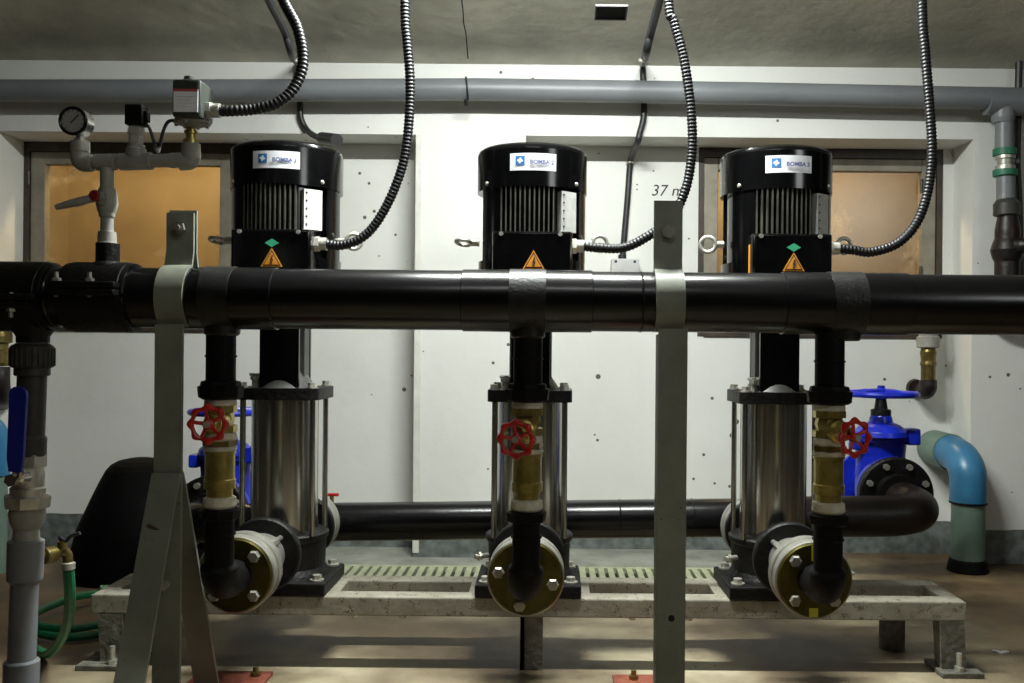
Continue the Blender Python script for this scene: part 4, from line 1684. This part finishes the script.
def blue_valve(X, z0, dz, label):
    t = thing('blue_gate_valve', (X, 2.9, z0 - 0.1), label, 'valve', 'blue gate valves by the wall')
    b = B()
    b.rev((X, 2.722, z0), (0, 1, 0), [(0, 0.104), (0.004, 0.109), (0.022, 0.109), (0.026, 0.104)], 48)
    b.rev((X, 2.705, z0), (0, 1, 0), [(0, 0.058), (0.018, 0.064)], 28)
    cf = part(b, 'companion_flange', 'black_cast', t, 'black flange')
    for k in range(8):
        a = 2 * PI * k / 8 + 0.39
        q = Vector((X + 0.088 * math.cos(a), 2.722, z0 + 0.088 * math.sin(a)))
        b = B()
        b.hexa(q, q + Vector((0, -0.011, 0)), 0.0095)
        b.cyl(q, q + Vector((0, 0.07, 0)), 0.006, n=8)
        b.hexa(q + Vector((0, 0.05, 0)), q + Vector((0, 0.06, 0)), 0.0095)
        part(b, 'flange_bolt', 'zinc', cf)
    b = B()
    b.rev((X, 2.75, z0), (0, 1, 0), [(0, 0.104), (0.003, 0.108), (0.02, 0.108), (0.024, 0.06), (0.07, 0.07), (0.11, 0.078), (0.15, 0.07), (0.196, 0.06), (0.2, 0.108), (0.22, 0.108), (0.222, 0.104)], 44)
    # wedge housing
    zt = z0 + 0.19 + dz
    for zz0, zz1, hx0, hx1, hy0, hy1 in ((z0, z0 + 0.10, 0.078, 0.074, 0.06, 0.052), (z0 + 0.10, zt - 0.045, 0.074, 0.078, 0.052, 0.054), (zt - 0.045, zt - 0.03, 0.088, 0.088, 0.066, 0.066)):
        pr = []
        a0 = [b.bm.verts.new((X + hx0 * math.cos(k * PI / 12), 2.86 + hy0 * math.sin(k * PI / 12), zz0)) for k in range(24)]
        a1 = [b.bm.verts.new((X + hx1 * math.cos(k * PI / 12), 2.86 + hy1 * math.sin(k * PI / 12), zz1)) for k in range(24)]
        b.bridge(a0, a1)
        b.bm.faces.new(a0[::-1])
        b.bm.faces.new(a1)
    part(b, 'body', 'blue_paint', t, sharp=40)
    b = B()
    b.rev((X, 2.86, zt - 0.03), (0, 0, 1), [(0, 0.082), (0.015, 0.078), (0.032, 0.06), (0.042, 0.036), (0.06, 0.032), (0.066, 0.026)], 32)
    b.box((X + 0.088, 2.84, zt - 0.03), (0.04, 0.045, 0.05), 0.006)
    b.box((X - 0.085, 2.84, zt - 0.05), (0.03, 0.045, 0.04), 0.006)
    part(b, 'bonnet', 'blue_paint', t, sharp=40)
    b = B()
    zw = zt + 0.098
    b.rev((X, 2.86, zt + 0.03), (0, 0, 1), [(0, 0.03), (0.02, 0.03), (0.023, 0.02), (0.05, 0.016), (0.075, 0.011)], 20)
    part(b, 'stem', 'black_cast', t)
    b = B()
    b.torus((X, 2.86, zw), (0, 0, 1), 0.103, 0.0095, n=56)
    for k in range(4):
        th = PI * k / 2 + 0.6
        e = Vector((math.cos(th), math.sin(th), 0))
        b.tube([Vector((X, 2.86, zw + 0.008)) + e * 0.012, Vector((X, 2.86, zw + 0.006)) + e * 0.055, Vector((X, 2.86, zw)) + e * 0.102], 0.0085, 8)
    b.rev((X, 2.86, zw - 0.014), (0, 0, 1), [(0, 0.02), (0.028, 0.021), (0.032, 0.014)], 16)
    hw = part(b, 'handwheel', 'blue_paint', t)
    b = B()
    b.hexa((X, 2.86, zw + 0.016), (X, 2.86, zw + 0.026), 0.012)
    part(b, 'wheel_nut', 'blue_dark', hw)


blue_valve(1.022, 0.318, 0.0, 'blue gate valve with flat handwheel behind the right pump')
blue_valve(XE0, mz0 - 0.0, 0.0, 'blue gate valve mostly hidden behind the left stand and pump')

# ================================================================== RIGHT CORNER FITTINGS
t = thing('blue_elbow_pipe', W(967, 575, 3.1418), 'light blue elbow on a green-grey pipe going into the floor, right corner', 'pipe')
X = W(968, 520, 3.1418).x
ze = W(955, 465, 3.1418).z
b = B()
b.tube(smooth_path([Vector((X - 0.005, 3.30, ze + 0.03)), Vector((X - 0.004, 3.255, ze + 0.028)), Vector((X - 0.002, 3.19, ze + 0.014)), Vector((X, 3.148, ze - 0.03)), Vector((X, 3.1418, W(968, 503, 3.1418).z))], 7), 0.059, 32)
part(b, 'elbow', 'pale_blue_pvc', t)
b = B()
b.cyl((X - 0.005, 3.27, ze + 0.029), (X - 0.005, 3.409, ze + 0.031), 0.064, n=32)
part(b, 'wall_stub', 'green_grey_pvc', t)
b = B()
zj = W(968, 503, 3.1418).z
b.cyl((X, 3.1418, 0.0), (X, 3.1418, zj), 0.0535, n=32)
part(b, 'pipe', 'green_grey_pvc', t)
b = B()
b.torus((X, 3.1418, zj + 0.002), (0, 0, 1), 0.0575, 0.0035, n=36)
part(b, 'seal_ring', 'black_matt', t)
b = B()
b.rev((X, 3.1418, 0.0), (0, 0, 1), [(0, 0.064), (0.004, 0.066), (0.036, 0.060), (0.042, 0.056)], 32)  # black ring stands in for the dark shadowed hole round the pipe foot
part(b, 'foot_shadow_ring', 'black_matt', t, 'black ring standing in for the shadow at the pipe foot')

t = thing('wall_tap_fitting', W(925, 395, 3.2784), 'small brass elbow fitting on the wall below the header, right', 'pipe fitting')
QY = 3.32
b = B()
s = QY / F
q = W(928, 384, QY)
b.rev(q, (0, 0, 1), [(0, 7 * s), (18 * s, 7 * s), (18.5 * s, 7.8 * s), (21 * s, 7.8 * s), (23 * s, 7 * s), (32 * s, 8 * s), (33 * s, 7.5 * s), (36 * s, 7 * s)], 24)
part(b, 'nipple', 'brass_dark', t)
b = B()
b.rev(W(928, 348, QY), (0, 0, 1), [(0, 9 * s), (1 * s, 11 * s), (11 * s, 11 * s), (12 * s, 9 * s), (60 * s, 8 * s)], 24)
part(b, 'socket', 'fitting_grey', t)
b = B()
b.tube(smooth_path([W(928, 380, QY), W(928, 388, QY), W(925, 391, QY + 0.02), W(920, 390, BAY_Y - 0.001)], 5), 8.5 * s, 18)
b.rev(W(917, 388, BAY_Y - 0.02), (0, 1, 0), [(0, 0.03), (0.019, 0.033)], 20)
part(b, 'elbow', 'brown_pipe', t)

# ================================================================== BLACK DRUM, TAP, HOSE, DEBRIS
t = thing('black_tank', (-1.31, 3.02, 0), 'tapering black tank with rounded top standing behind the left stand', 'tank')
b = B()
TC = Vector((-1.315, 3.02, 0))
b.rev(TC, (0, 0, 1), [(0, 0.205), (0.01, 0.214), (0.08, 0.204), (0.15, 0.187), (0.25, 0.144), (0.30, 0.121), (0.335, 0.103), (0.352, 0.088), (0.364, 0.065), (0.371, 0.03), (0.372, 0.004)], 48)
part(b, 'shell', 'soot_black', t)
t = thing('hose_tap', W(55, 552, 1.7758), 'small brass garden tap branching off the plastic column', 'tap')
b = B()
b.tube(smooth_path([W(34, 556, 1.7895), W(50, 555, 1.8168), W(60, 552, 1.8441), W(67, 554, 1.8578), W(68, 566, 1.8578)], 5), 0.0095, 14)
b.cyl(W(44, 556, 1.8031), W(54, 554, 1.8236), 0.016, n=16)
b.cyl(W(63, 550, 1.8441), W(62, 541, 1.8441), 0.009, n=12)
part(b, 'body', 'brass_dark', t)
b = B()
b.tube(smooth_path([W(62, 541, 1.8441), W(60, 537, 1.8373), W(66, 541, 1.8304), W(71, 536, 1.8304), W(80, 533, 1.8304)], 4), 0.0038, 8)
part(b, 'lever', 'cable', t)
b = B()
b.rev(W(68.5, 570, 1.8578), (0, 0, 1), [(0, 0.009), (0.002, 0.0125), (0.014, 0.0125), (0.016, 0.009)], 14)
part(b, 'hose_nut', 'zinc', t)

b = B()
HC = Vector((-1.19, 2.52, 0))
pts = [W(68.5, 569, 1.8578), W(70, 590, 1.8783), W(69, 615, 1.9261), W(63, 636, 2.008), W(53, 650, 2.1036)]
q = W(42, 657, 2.1856)
pts += [Vector((q.x, q.y, 0.013)), Vector((-1.31, 2.32, 0.012))]
for k in range(0, 27):
    a = rad(-140 + k * 24)
    R = 0.165 + 0.018 * math.sin(k * 0.9) - 0.0004 * k
    pts.append(HC + Vector((R * 1.05 * math.cos(a), R * 1.2 * math.sin(a), 0.013 + 0.0155 * (k / 15.0) + 0.004 * math.sin(k * 1.7))))
b.tube(smooth_path(pts, 3), 0.0105, 10)
single(b, 'garden_hose', 'green_hose', 'green garden hose coiled on the floor beside the black tank', 'hose')

b = B()
q = W(1003, 653, F)
D = F * EYE / (EYE - q.z)
q = W(1003, 653, D)
b.box(q + Vector((0, 0, 0.002)), (0.03, 0.012, 0.004), 0.001, rot=Matrix.Rotation(0.4, 3, 'Z'))
b.box(q + Vector((-0.012, 0.01, 0.002)), (0.016, 0.008, 0.003), 0.001, rot=Matrix.Rotation(-0.5, 3, 'Z'))
single(b, 'paper_scrap', 'paper', 'small pale scrap lying on the floor at the right edge', 'scrap')
